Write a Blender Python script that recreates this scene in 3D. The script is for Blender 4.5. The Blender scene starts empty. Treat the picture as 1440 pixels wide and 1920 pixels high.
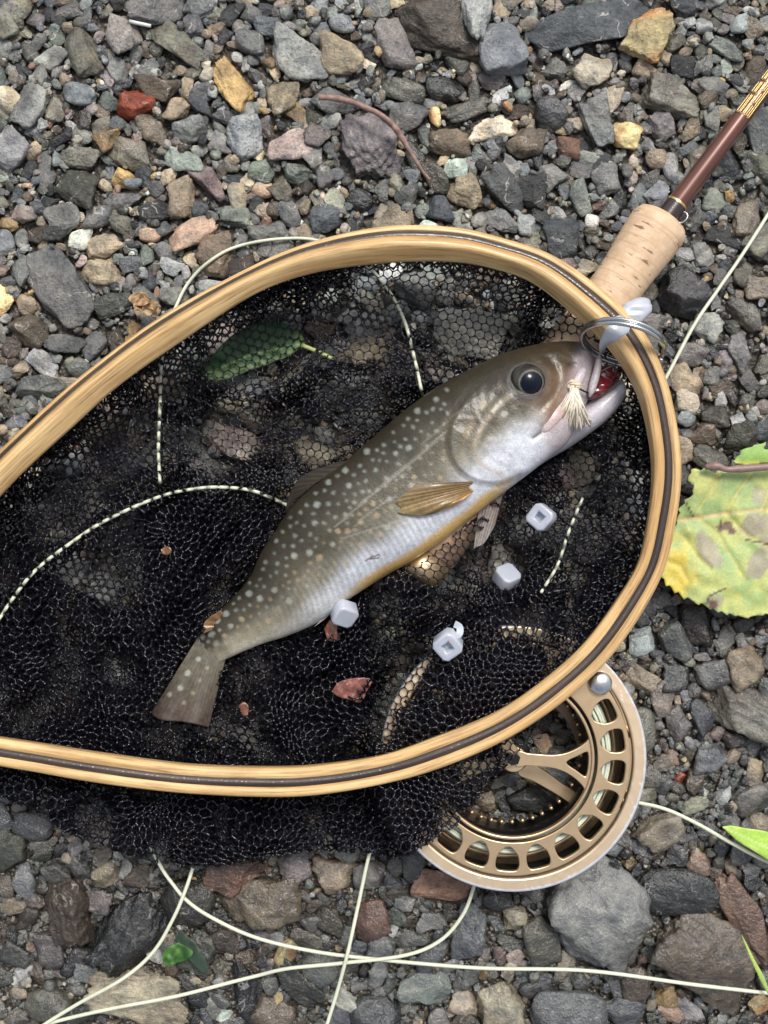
import bpy, bmesh, math, time
import numpy as np
from mathutils import Vector, geometry
T0 = time.time()
rng = np.random.default_rng(7)
SC = bpy.context.scene
COL = SC.collection
P = 0.0002        # metres per photo pixel on the ground
H = 0.42          # camera height above the ground
R = math.radians

# ---------------------------------------------------------------- camera, sky, sun, exposure
cd = bpy.data.cameras.new('camera'); cam = bpy.data.objects.new('camera', cd); COL.objects.link(cam)
cam.location = (0, 0, H); cam.rotation_euler = (0, 0, 0)
cd.sensor_fit = 'VERTICAL'; cd.sensor_height = 24; cd.sensor_width = 18
cd.lens = 12.0 / (960 * P / H)
cd.clip_start = 0.01; cd.clip_end = 200
SC.camera = cam
W = bpy.data.worlds.new('World'); SC.world = W; W.use_nodes = True
wn = W.node_tree.nodes; wl = W.node_tree.links
bg = wn['Background']
sky = wn.new('ShaderNodeTexSky'); sky.sky_type = 'NISHITA'; sky.sun_disc = False
SUN_EL, SUN_AZ = R(58), R(20)      # azimuth clockwise from +Y (up in the picture)
sky.sun_elevation = SUN_EL; sky.sun_rotation = SUN_AZ
sky.dust_density = 4.0; sky.air_density = 1.0
hs = wn.new('ShaderNodeHueSaturation'); hs.inputs['Saturation'].default_value = 0.48
wl.new(sky.outputs[0], hs.inputs['Color']); wl.new(hs.outputs[0], bg.inputs['Color'])
bg.inputs['Strength'].default_value = 0.085
sd = bpy.data.lights.new('sun', 'SUN'); sun = bpy.data.objects.new('sun', sd); COL.objects.link(sun)
sd.energy = 1.35; sd.angle = R(18); sd.color = (1.0, 0.97, 0.93)
sv = Vector((math.sin(SUN_AZ) * math.cos(SUN_EL), math.cos(SUN_AZ) * math.cos(SUN_EL), math.sin(SUN_EL)))
sun.rotation_euler = sv.to_track_quat('Z', 'Y').to_euler(); sun.location = (0, 0, 2)
SC.view_settings.view_transform = 'Standard'; SC.view_settings.look = 'None'
SC.view_settings.gamma = 1.0; SC.view_settings.use_curve_mapping = False
SC.view_settings.exposure = 0.86

# ---------------------------------------------------------------- helpers
def pos(px, py, z):
    """photo pixel + height -> world point(s) at that height"""
    px = np.asarray(px, float); py = np.asarray(py, float); z = np.asarray(z, float)
    k = P * (H - z) / H
    return np.stack([(px - 720) * k, (960 - py) * k, z + 0 * px], -1)

def vec(px, py, z): return Vector(pos(px, py, z).tolist())

WORLD = {}   # world origin of every mesh, for parenting
def tag(o, label=None, cat=None, group=None, kind=None):
    if label: o['label'] = label
    if cat: o['category'] = cat
    if group: o['group'] = group
    if kind: o['kind'] = kind
    return o

def empty(name, loc, label=None, cat=None, group=None):
    o = bpy.data.objects.new(name, None); COL.objects.link(o); o.location = loc
    o.empty_display_size = 0.005
    return tag(o, label, cat, group)

def mk(name, v, f, mat, parent=None, col=None, uv=None, smooth=True, origin=None):
    """numpy verts + one or several face arrays -> one mesh object (world coords, origin moved)"""
    v = np.asarray(v, np.float64).reshape(-1, 3)
    if not isinstance(f, (list, tuple)): f = [f]
    f = [np.asarray(a, np.int32) for a in f if len(a)]
    if origin is None: origin = v.mean(0)
    v = v - np.asarray(origin)
    me = bpy.data.meshes.new(name)
    me.vertices.add(len(v)); me.vertices.foreach_set('co', v.astype(np.float32).ravel())
    nl = sum(a.size for a in f); npoly = sum(len(a) for a in f)
    me.loops.add(nl); me.polygons.add(npoly)
    me.loops.foreach_set('vertex_index', np.concatenate([a.ravel() for a in f]))
    st = []; s = 0
    for a in f:
        st.append(s + np.arange(len(a), dtype=np.int32) * a.shape[1]); s += a.size
    me.polygons.foreach_set('loop_start', np.concatenate(st))
    me.polygons.foreach_set('use_smooth', np.ascontiguousarray(np.broadcast_to(smooth, (npoly,)), dtype=bool))
    if col is not None:
        c = np.asarray(col, np.float32)
        if c.shape[-1] == 3: c = np.concatenate([c, np.ones(c.shape[:-1] + (1,), np.float32)], -1)
        a = me.color_attributes.new('Col', 'FLOAT_COLOR', 'POINT'); a.data.foreach_set('color', c.ravel())
    if uv is not None:
        u = np.asarray(uv, np.float32)
        if u.shape[-1] == 2: u = np.concatenate([u, np.zeros(u.shape[:-1] + (1,), np.float32)], -1)
        a = me.attributes.new('uvw', 'FLOAT_VECTOR', 'POINT'); a.data.foreach_set('vector', u.ravel())
    me.update(calc_edges=True); me.validate()
    if mat: me.materials.append(mat)
    o = bpy.data.objects.new(name, me); COL.objects.link(o)
    if parent is not None:
        o.parent = parent
        o.location = Vector(origin) - WORLD.get(parent.name, parent.location)
    else:
        o.location = Vector(origin)
    WORLD[o.name] = Vector(origin)
    return o

def quads_grid(n, m, close_m=False, close_n=False):
    i = np.arange(n if close_n else n - 1)[:, None]; j = np.arange(m if close_m else m - 1)[None, :]
    i2 = (i + 1) % n; j2 = (j + 1) % m
    return np.stack([i * m + j + 0 * i2, i * m + j2, i2 * m + j2, i2 * m + j + 0 * j2], -1).reshape(-1, 4)

def crom(pts, n, closed=False):
    """catmull-rom resample of control rows to n rows (uniform parameter)"""
    p = np.asarray(pts, float); k = len(p)
    if closed: t = np.linspace(0, k, n, endpoint=False)
    else: t = np.linspace(0, k - 1, n)
    i = np.floor(t).astype(int)
    if not closed: i = np.minimum(i, k - 2)
    u = (t - i)[:, None]
    g = (lambda q: p[q % k]) if closed else (lambda q: p[np.clip(q, 0, k - 1)])
    a, b, c, d = g(i - 1), g(i), g(i + 1), g(i + 2)
    return 0.5 * (2 * b + (c - a) * u + (2 * a - 5 * b + 4 * c - d) * u**2 + (3 * b - a - 3 * c + d) * u**3)

def evenpath(pts, step):
    """densify then resample by arc length"""
    q = crom(pts, len(pts) * 16)
    d = np.r_[0, np.cumsum(np.linalg.norm(np.diff(q, axis=0), axis=1))]
    n = max(3, int(d[-1] / step)); t = np.linspace(0, d[-1], n)
    return np.stack([np.interp(t, d, q[:, k]) for k in range(q.shape[1])], -1)

def tube(path, r, seg=8, caps=True):
    p = np.asarray(path, float); n = len(p)
    r = np.broadcast_to(np.asarray(r, float), (n,))
    t = np.gradient(p, axis=0); t /= np.linalg.norm(t, axis=1)[:, None] + 1e-12
    up = np.array([0, 0, 1.0])
    s = np.cross(t, up); bad = np.linalg.norm(s, axis=1) < 0.05
    s[bad] = np.cross(t[bad], [1.0, 0, 0]); s /= np.linalg.norm(s, axis=1)[:, None]
    w = np.cross(s, t)
    a = np.linspace(0, 2 * np.pi, seg, endpoint=False)
    v = p[:, None] + r[:, None, None] * (np.cos(a)[None, :, None] * s[:, None] + np.sin(a)[None, :, None] * w[:, None])
    v = v.reshape(-1, 3); f = [quads_grid(n, seg, close_m=True)[:, ::-1]]
    if caps:
        v = np.concatenate([v, p[:1], p[-1:]]); c0 = len(v) - 2; k = np.arange(seg); k2 = (k + 1) % seg
        f.append(np.stack([k, k2, np.full(seg, c0)], -1)); f.append(np.stack([(n - 1) * seg + k2, (n - 1) * seg + k, np.full(seg, c0 + 1)], -1))
    return v, f

class Bag:
    """collects pieces into one mesh"""
    def __init__(s): s.v = []; s.f3 = []; s.f4 = []; s.c = []; s.n = 0
    def add(s, v, f, col=None):
        v = np.asarray(v, float).reshape(-1, 3)
        if not isinstance(f, (list, tuple)): f = [f]
        for a in f:
            a = np.asarray(a)
            if len(a): (s.f3 if a.shape[1] == 3 else s.f4).append(a + s.n)
        s.v.append(v); s.n += len(v)
        if col is not None:
            c = np.asarray(col, float); s.c.append(np.broadcast_to(c, (len(v), c.shape[-1])))
    def build(s, name, mat, parent=None, **k):
        f = []
        if s.f3: f.append(np.concatenate(s.f3))
        if s.f4: f.append(np.concatenate(s.f4))
        return mk(name, np.concatenate(s.v), f, mat, parent, col=np.concatenate(s.c) if s.c else None, **k)

def vnoise(x, y, seed=0):
    """smooth 2D value noise, -1..1"""
    x = np.asarray(x, float); y = np.asarray(y, float)
    xi = np.floor(x).astype(np.int64); yi = np.floor(y).astype(np.int64)
    u = x - xi; v = y - yi; u = u * u * (3 - 2 * u); v = v * v * (3 - 2 * v)
    def h(a, b):
        n = (a * 374761393 + b * 668265263 + seed * 974634777) & 0x7fffffff
        n = ((n ^ (n >> 13)) * 1274126177) & 0x7fffffff
        n = n ^ (n >> 16)
        return (n & 0xffff) / 32767.5 - 1
    return (h(xi, yi) * (1 - u) + h(xi + 1, yi) * u) * (1 - v) + (h(xi, yi + 1) * (1 - u) + h(xi + 1, yi + 1) * u) * v

def fbm(x, y, seed=0, o=3):
    s = 0; a = 1; t = 0
    for k in range(o):
        s = s + a * vnoise(x * 2**k + 17.3 * k, y * 2**k - 9.1 * k, seed + k); t += a; a *= 0.5
    return s / t

def sstep(a, b, x):
    t = np.clip((np.asarray(x, float) - a) / (b - a), 0, 1); return t * t * (3 - 2 * t)

def polydist(x, y, poly):
    """distance from points to a polyline"""
    x = np.asarray(x, float); y = np.asarray(y, float); best = np.full(x.shape, 1e9)
    poly = np.asarray(poly, float)
    for a, b in zip(poly[:-1], poly[1:]):
        d = b - a; L = (d**2).sum() + 1e-9
        t = np.clip(((x - a[0]) * d[0] + (y - a[1]) * d[1]) / L, 0, 1)
        best = np.minimum(best, np.hypot(x - a[0] - t * d[0], y - a[1] - t * d[1]))
    return best

def inpoly(x, y, poly):
    x = np.asarray(x, float); y = np.asarray(y, float); c = np.zeros(x.shape, bool); poly = np.asarray(poly, float)
    for a, b in zip(poly, np.roll(poly, -1, 0)):
        m = ((a[1] > y) != (b[1] > y))
        with np.errstate(divide='ignore', invalid='ignore'):
            c ^= m & (x < (b[0] - a[0]) * (y - a[1]) / (b[1] - a[1] + 1e-12) + a[0])
    return c

def curve_solid(name, splines, extrude, bevel, mat, parent=None, loc=(0, 0, 0), rot=(0, 0, 0), res=2):
    """2D outlines (first one the outline, the rest holes) -> extruded solid mesh"""
    cu = bpy.data.curves.new(name, 'CURVE'); cu.dimensions = '2D'; cu.fill_mode = 'BOTH'
    cu.extrude = extrude; cu.bevel_depth = bevel; cu.bevel_resolution = res
    for s in splines:
        sp = cu.splines.new('POLY'); sp.points.add(len(s) - 1)
        sp.points.foreach_set('co', np.c_[np.asarray(s, float), np.zeros(len(s)), np.ones(len(s))].ravel())
        sp.use_cyclic_u = True
    t = bpy.data.objects.new('tmp', cu); COL.objects.link(t)
    bpy.context.view_layer.update()
    dg = bpy.context.evaluated_depsgraph_get()
    me = bpy.data.meshes.new_from_object(t.evaluated_get(dg)); me.name = name
    bpy.data.objects.remove(t); bpy.data.curves.remove(cu)
    me.materials.clear(); me.materials.append(mat)
    o = bpy.data.objects.new(name, me); COL.objects.link(o)
    if parent:
        o.parent = parent; loc = Vector(loc) - WORLD.get(parent.name, parent.location)
    WORLD[o.name] = Vector(loc) + (WORLD.get(parent.name, parent.location) if parent else Vector((0, 0, 0)))
    o.location = loc; o.rotation_euler = rot
    return o

# ---------------------------------------------------------------- materials
class NT:
    def __init__(s, name):
        s.m = bpy.data.materials.new(name); s.m.use_nodes = True; s.t = s.m.node_tree
        s.b = s.t.nodes['Principled BSDF']
    def n(s, ty, **k):
        o = s.t.nodes.new(ty)
        for a, b in k.items(): setattr(o, a, b)
        return o
    def l(s, a, b): s.t.links.new(a, b)
    def posn(s): return s.n('ShaderNodeNewGeometry').outputs['Position']
    def attr(s, name, out='Color'): return s.n('ShaderNodeAttribute', attribute_name=name).outputs[out]
    def noise(s, vec, scale, detail=3, rough=0.55, out='Fac'):
        o = s.n('ShaderNodeTexNoise'); o.inputs['Scale'].default_value = scale
        o.inputs['Detail'].default_value = detail; o.inputs['Roughness'].default_value = rough
        s.l(vec, o.inputs['Vector']); return o.outputs[out]
    def ramp(s, fac, lo, hi, a=0.0, b=1.0):
        o = s.n('ShaderNodeMapRange'); o.inputs[1].default_value = lo; o.inputs[2].default_value = hi
        o.inputs[3].default_value = a; o.inputs[4].default_value = b; s.l(fac, o.inputs[0]); return o.outputs[0]
    def math(s, op, a, b):
        o = s.n('ShaderNodeMath', operation=op)
        for i, q in enumerate((a, b)):
            if isinstance(q, (int, float)): o.inputs[i].default_value = q
            else: s.l(q, o.inputs[i])
        return o.outputs[0]
    def mix(s, fac, a, b, mode='MIX'):
        o = s.n('ShaderNodeMix', data_type='RGBA', blend_type=mode)
        for i, q in ((0, fac), (6, a), (7, b)):
            if isinstance(q, (int, float)): o.inputs[i].default_value = q
            elif isinstance(q, tuple): o.inputs[i].default_value = q if len(q) == 4 else q + (1,)
            else: s.l(q, o.inputs[i])
        return o.outputs[2]
    def bump(s, h, strength, dist, prev=None):
        o = s.n('ShaderNodeBump'); o.inputs['Strength'].default_value = strength; o.inputs['Distance'].default_value = dist
        s.l(h, o.inputs['Height'])
        if prev is not None: s.l(prev, o.inputs['Normal'])
        return o.outputs[0]
    def set(s, **k):
        for a, v in k.items():
            i = s.b.inputs[a.replace('_', ' ')]
            if isinstance(v, (int, float)): i.default_value = v
            elif isinstance(v, tuple): i.default_value = v if len(v) == 4 else v + (1,)
            else: s.l(v, i)
        return s

def mat_stone():
    m = NT('wet_stone'); p = m.posn(); c = m.attr('Col'); wet = m.attr('Col', 'Alpha')
    n1 = m.noise(p, 170, 4, .6); n2 = m.noise(p, 900, 5, .65); n3 = m.noise(p, 3500, 2, .5)
    k = m.mix(m.ramp(n1, .3, .7), (.50, .51, .54), (1.42, 1.34, 1.22)); base = m.mix(1.0, c, k, 'MULTIPLY')
    k2 = m.mix(m.ramp(n2, .32, .68), (.50, .49, .47), (1.5, 1.5, 1.48)); base = m.mix(1.0, base, k2, 'MULTIPLY')
    sp = m.ramp(n3, .68, .74); base = m.mix(m.math('MULTIPLY', sp, .35), base, (.5, .47, .42))
    sp = m.ramp(n3, .30, .24); base = m.mix(m.math('MULTIPLY', sp, .6), base, (.02, .02, .02))
    # a few thin pale veins
    wv = m.n('ShaderNodeTexWave', wave_type='BANDS', bands_direction='DIAGONAL'); wv.inputs['Scale'].default_value = 34
    wv.inputs['Distortion'].default_value = 14; wv.inputs['Detail'].default_value = 3; wv.inputs['Detail Scale'].default_value = 2
    m.l(p, wv.inputs['Vector'])
    vein = m.math('MULTIPLY', m.ramp(wv.outputs['Fac'], .985, .998), m.ramp(n1, .5, .58))
    base = m.mix(m.math('MULTIPLY', vein, .7), base, (.45, .43, .40))
    wn_ = m.math('ADD', m.math('MULTIPLY', m.ramp(n2, .35, .65, -.5, .5), .5), wet)
    wn2 = m.ramp(wn_, .1, 1.0)
    dk = m.ramp(wn2, 0, 1, 1.30, .42); cdk = m.n('ShaderNodeCombineColor')
    for i in range(3): m.l(dk, cdk.inputs[i])
    base = m.mix(1.0, base, cdk.outputs[0], 'MULTIPLY')
    m.set(Base_Color=base, Roughness=m.ramp(wn2, 0, 1, .62, .17), Specular_IOR_Level=.5)
    m.set(Coat_Weight=m.ramp(wn2, .25, 1, 0, .9), Coat_Roughness=.06)
    b = m.bump(n1, 1.0, .0018); b = m.bump(n2, .9, .0008, b); b = m.bump(n3, .35, .00015, b)
    m.set(Normal=b); m.l(m.bump(n2, .65, .0007, m.bump(n1, .85, .0016)), m.b.inputs['Coat Normal']); return m.m

def mat_ground():
    m = NT('wet_grit'); p = m.posn()
    v = m.n('ShaderNodeTexVoronoi'); v.inputs['Scale'].default_value = 700; m.l(p, v.inputs['Vector'])
    n = m.noise(p, 300, 4)
    base = m.mix(m.ramp(n, .3, .7), (.018, .016, .013), (.07, .06, .048))
    base = m.mix(m.ramp(v.outputs['Distance'], .2, .7, 0, .7), base, (.10, .085, .065))
    m.set(Base_Color=base, Roughness=.4); m.set(Normal=m.bump(v.outputs['Distance'], 1, .0008)); return m.m

def mat_simple(name, col, rough=.5, metal=0, coat=0, spec=.5, nscale=0, namp=.2, bscale=0, bstr=.3, bdist=.0002, trans=0, sss=0):
    m = NT(name); p = m.posn(); base = col
    if nscale:
        n = m.noise(p, nscale, 4)
        base = m.mix(m.ramp(n, .3, .7), tuple(x * (1 - namp) for x in col[:3]), tuple(min(1, x * (1 + namp)) for x in col[:3]))
    m.set(Base_Color=base, Roughness=rough, Metallic=metal, Coat_Weight=coat, Specular_IOR_Level=spec, Transmission_Weight=trans)
    m.b.inputs['Coat Roughness'].default_value = .08
    if sss:
        m.b.inputs['Subsurface Weight'].default_value = sss; m.b.inputs['Subsurface Scale'].default_value = .003
    if bscale: m.set(Normal=m.bump(m.noise(p, bscale, 4), bstr, bdist))
    return m.m

def mat_attr(name, rough=.4, coat=0, nscale=0, namp=.15, bscale=0, bstr=.3, bdist=.0002, sss=0, alpha_rough=False, spec=.5):
    m = NT(name); p = m.posn(); base = m.attr('Col')
    if nscale:
        n = m.noise(p, nscale, 4)
        k = m.mix(m.ramp(n, .3, .7), (1 - namp,) * 3, (1 + namp,) * 3); base = m.mix(1.0, base, k, 'MULTIPLY')
    m.set(Base_Color=base, Roughness=rough, Coat_Weight=coat, Specular_IOR_Level=spec)
    m.b.inputs['Coat Roughness'].default_value = .1
    if sss:
        m.b.inputs['Subsurface Weight'].default_value = sss; m.b.inputs['Subsurface Scale'].default_value = .002
    if bscale: m.set(Normal=m.bump(m.noise(p, bscale, 4), bstr, bdist))
    return m.m

def mat_wood(name, c0, c1, dark=(.1, .05, .02)):
    """grain runs along uvw.x (metres along the hoop), uvw.y/z across"""
    m = NT(name); a = m.attr('uvw', 'Vector')
    mp = m.n('ShaderNodeMapping'); mp.inputs['Scale'].default_value = (55, 1100, 1100); m.l(a, mp.inputs['Vector'])
    mp2 = m.n('ShaderNodeMapping'); mp2.inputs['Scale'].default_value = (14, 240, 240); m.l(a, mp2.inputs['Vector'])
    n1 = m.noise(mp.outputs[0], 1, 5, .65); n2 = m.noise(mp2.outputs[0], 1, 3, .5); n3 = m.noise(m.posn(), 60, 3)
    mp3 = m.n('ShaderNodeMapping'); mp3.inputs['Scale'].default_value = (24, 560, 560); m.l(a, mp3.inputs['Vector']); n4 = m.noise(mp3.outputs[0], 1, 3, .6)
    base = m.mix(m.ramp(n2, .36, .64), c0, c1); base = m.mix(m.ramp(n4, .50, .66, 0, .5), base, tuple(x * .62 for x in c0))
    base = m.mix(m.ramp(n1, .48, .68, 0, .85), base, dark)
    base = m.mix(m.ramp(n3, .5, .8, 0, .35), base, tuple(x * .55 for x in c0))
    m.set(Base_Color=base, Roughness=m.ramp(n1, .3, .7, .38, .55), Normal=m.bump(n3, .3, .0008, m.bump(n1, .6, .00025)))
    m.b.inputs['Coat Roughness'].default_value = .12
    m.b.inputs['Coat Weight'].default_value = .25
    return m.m

M_STONE = mat_stone(); M_GROUND = mat_ground()
M_MAPLE = mat_wood('varnished_pale_wood', (.58, .35, .135), (.79, .55, .26), (.28, .14, .05))
M_WALNUT = mat_wood('dark_walnut', (.035, .02, .014), (.075, .045, .03), (.012, .008, .006))
_b = M_WALNUT.node_tree.nodes['Principled BSDF']; _b.inputs['Coat Weight'].default_value = .8; _b.inputs['Coat Roughness'].default_value = .1
_n = M_WALNUT.node_tree.nodes.new('ShaderNodeTexNoise'); _n.inputs['Scale'].default_value = 900; _g = M_WALNUT.node_tree.nodes.new('ShaderNodeNewGeometry')
_u = M_WALNUT.node_tree.nodes.new('ShaderNodeBump'); _u.inputs['Strength'].default_value = .35; _u.inputs['Distance'].default_value = .0006
M_WALNUT.node_tree.links.new(_g.outputs['Position'], _n.inputs['Vector']); M_WALNUT.node_tree.links.new(_n.outputs['Fac'], _u.inputs['Height']); M_WALNUT.node_tree.links.new(_u.outputs[0], _b.inputs['Coat Normal'])
M_NET = mat_simple('wet_black_rubber_net', (.006, .0055, .010), .11, spec=.6, nscale=500, namp=.4, bscale=2500, bstr=.45, bdist=.00012)
M_NETLOW = mat_simple('black_net_shade_tint', (.005, .0045, .008), .5, spec=.16)  # same net made darker and duller: shade between layers put into the material
M_LINE = mat_simple('pale_fly_line', (.66, .68, .52), .42, nscale=200, namp=.06)
M_GOLD = mat_simple('champagne_anodised_metal', (.64, .47, .28), .34, metal=.82, nscale=300, namp=.06)
M_DARKGOLD = mat_simple('dark_bronze_metal', (.20, .15, .10), .35, metal=.8)  # darker bronze of the reel's back plate
M_BLACKM = mat_simple('black_metal', (.012, .011, .01), .3, metal=.3)
M_STEEL = mat_simple('polished_steel', (.62, .63, .63), .22, metal=1.0)
M_TIE = mat_simple('frosty_white_plastic', (.66, .70, .79), .28, sss=.3, trans=.35, coat=.2)
# ---------------------------------------------------------------- ground
v = []
for x in (-4, 4):
    for y in (-4, 4): v.append((x, y, -0.0015))
g_ = mk('ground', v, np.array([[0, 2, 3, 1]]), M_GROUND, origin=(0, 0, 0)); tag(g_, kind='structure')

# ---------------------------------------------------------------- stones
def ico(n):
    bm = bmesh.new(); bmesh.ops.create_icosphere(bm, subdivisions=n, radius=1)
    v = np.array([a.co[:] for a in bm.verts]); f = np.array([[q.index for q in a.verts] for a in bm.faces]); bm.free()
    return v, f
def uvs(seg, ring):
    th = np.linspace(0, np.pi, ring + 1)[1:-1]; a = np.linspace(0, 2 * np.pi, seg, endpoint=False)
    v = np.stack([np.sin(th)[:, None] * np.cos(a), np.sin(th)[:, None] * np.sin(a), np.cos(th)[:, None] + 0 * a], -1).reshape(-1, 3)
    f4 = quads_grid(ring - 1, seg, close_m=True); n = len(v); k = np.arange(seg); k2 = (k + 1) % seg
    f3 = np.concatenate([np.stack([k, k2, np.full(seg, n)], -1)[:, ::-1], np.stack([(ring - 2) * seg + k, (ring - 2) * seg + k2, np.full(seg, n + 1)], -1)])
    f = np.concatenate([f4[:, [0, 1, 2]], f4[:, [0, 2, 3]]])
    v = np.concatenate([v, [[0, 0, 1], [0, 0, -1]]]); f = np.concatenate([f, f3])
    nn = np.cross(v[f[:, 1]] - v[f[:, 0]], v[f[:, 2]] - v[f[:, 0]]); fl = (nn * v[f].mean(1)).sum(1) < 0
    f[fl] = f[fl][:, ::-1]; return v, f
ICO = {1: ico(2), 2: ico(3), 3: ico(4), 4: ico(5), 5: ico(6)}
SMALL = uvs(9, 6); SMALL2 = uvs(13, 9); TINY = uvs(6, 4)

def rock(dirs, L, Wd, T, rnd, rg, rough=.5):
    """L,Wd,T full sizes; rnd 0 angular .. 1 smooth"""
    k = int(5 + 8 * rnd + rg.integers(0, 4))
    n = rg.normal(size=(k, 3)); n[:, 2] *= 1.2; n /= np.linalg.norm(n, axis=1)[:, None]
    d = rg.uniform(.5 if L < .028 else .74, .98, k) * (1 - rnd) + rg.uniform(.85, 1.0, k) * rnd
    ax = np.array([[1, 0, 0], [-1, 0, 0], [0, 1, 0], [0, -1, 0], [0, 0, 1], [0, 0, -1.]])
    ax = ax + rg.normal(size=ax.shape) * .16; ax /= np.linalg.norm(ax, axis=1)[:, None]
    n = np.concatenate([n, ax]); d = np.concatenate([d, np.full(6, .95)])
    p = 18 + 40 * (1 - rnd)
    if rnd > .6: p = 7 - 2.5 * rnd
    s = (np.maximum(dirs @ n.T, 0) / d) ** p
    r = s.sum(1) ** (-1 / p)
    v = dirs * r[:, None]
    # lumps and fine relief
    amp = (.05 + .05 * (1 - rnd))
    for fq, am in ((2.2, amp * 1.3), (5, amp * .8), (11, amp * .4 * rough * 2), (23, amp * .2 * rough * 2)):
        kk = rg.normal(size=(5, 3)) * fq; ph = rg.uniform(0, 6.28, 5)
        v = v * (1 + am * np.sin(v @ kk.T + ph).mean(1) * 1.6)[:, None]
    lo = v.min(0); hi = v.max(0); v = (v - (lo + hi) / 2) / (hi - lo) * np.array([L, Wd, T])
    return v

PAL = dict(grey=(.235, .235, .225), dgrey=(.10, .102, .105), blue=(.165, .185, .21), dblue=(.055, .065, .08), black=(.028, .029, .03),
           tan=(.36, .29, .205), beige=(.47, .41, .32), ochre=(.46, .31, .13), olive=(.20, .19, .13), dolive=(.085, .085, .06), brown=(.15, .115, .085),
           red=(.42, .085, .035), rust=(.25, .10, .05), orange=(.50, .26, .13), pink=(.34, .25, .21), white=(.62, .60, .55), green=(.19, .235, .19), lgreen=(.34, .42, .36),
           yellow=(.55, .43, .23), lgrey=(.36, .37, .37), mauve=(.24, .19, .19), lblue=(.38, .45, .47), dbrown=(.07, .052, .04))
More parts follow.
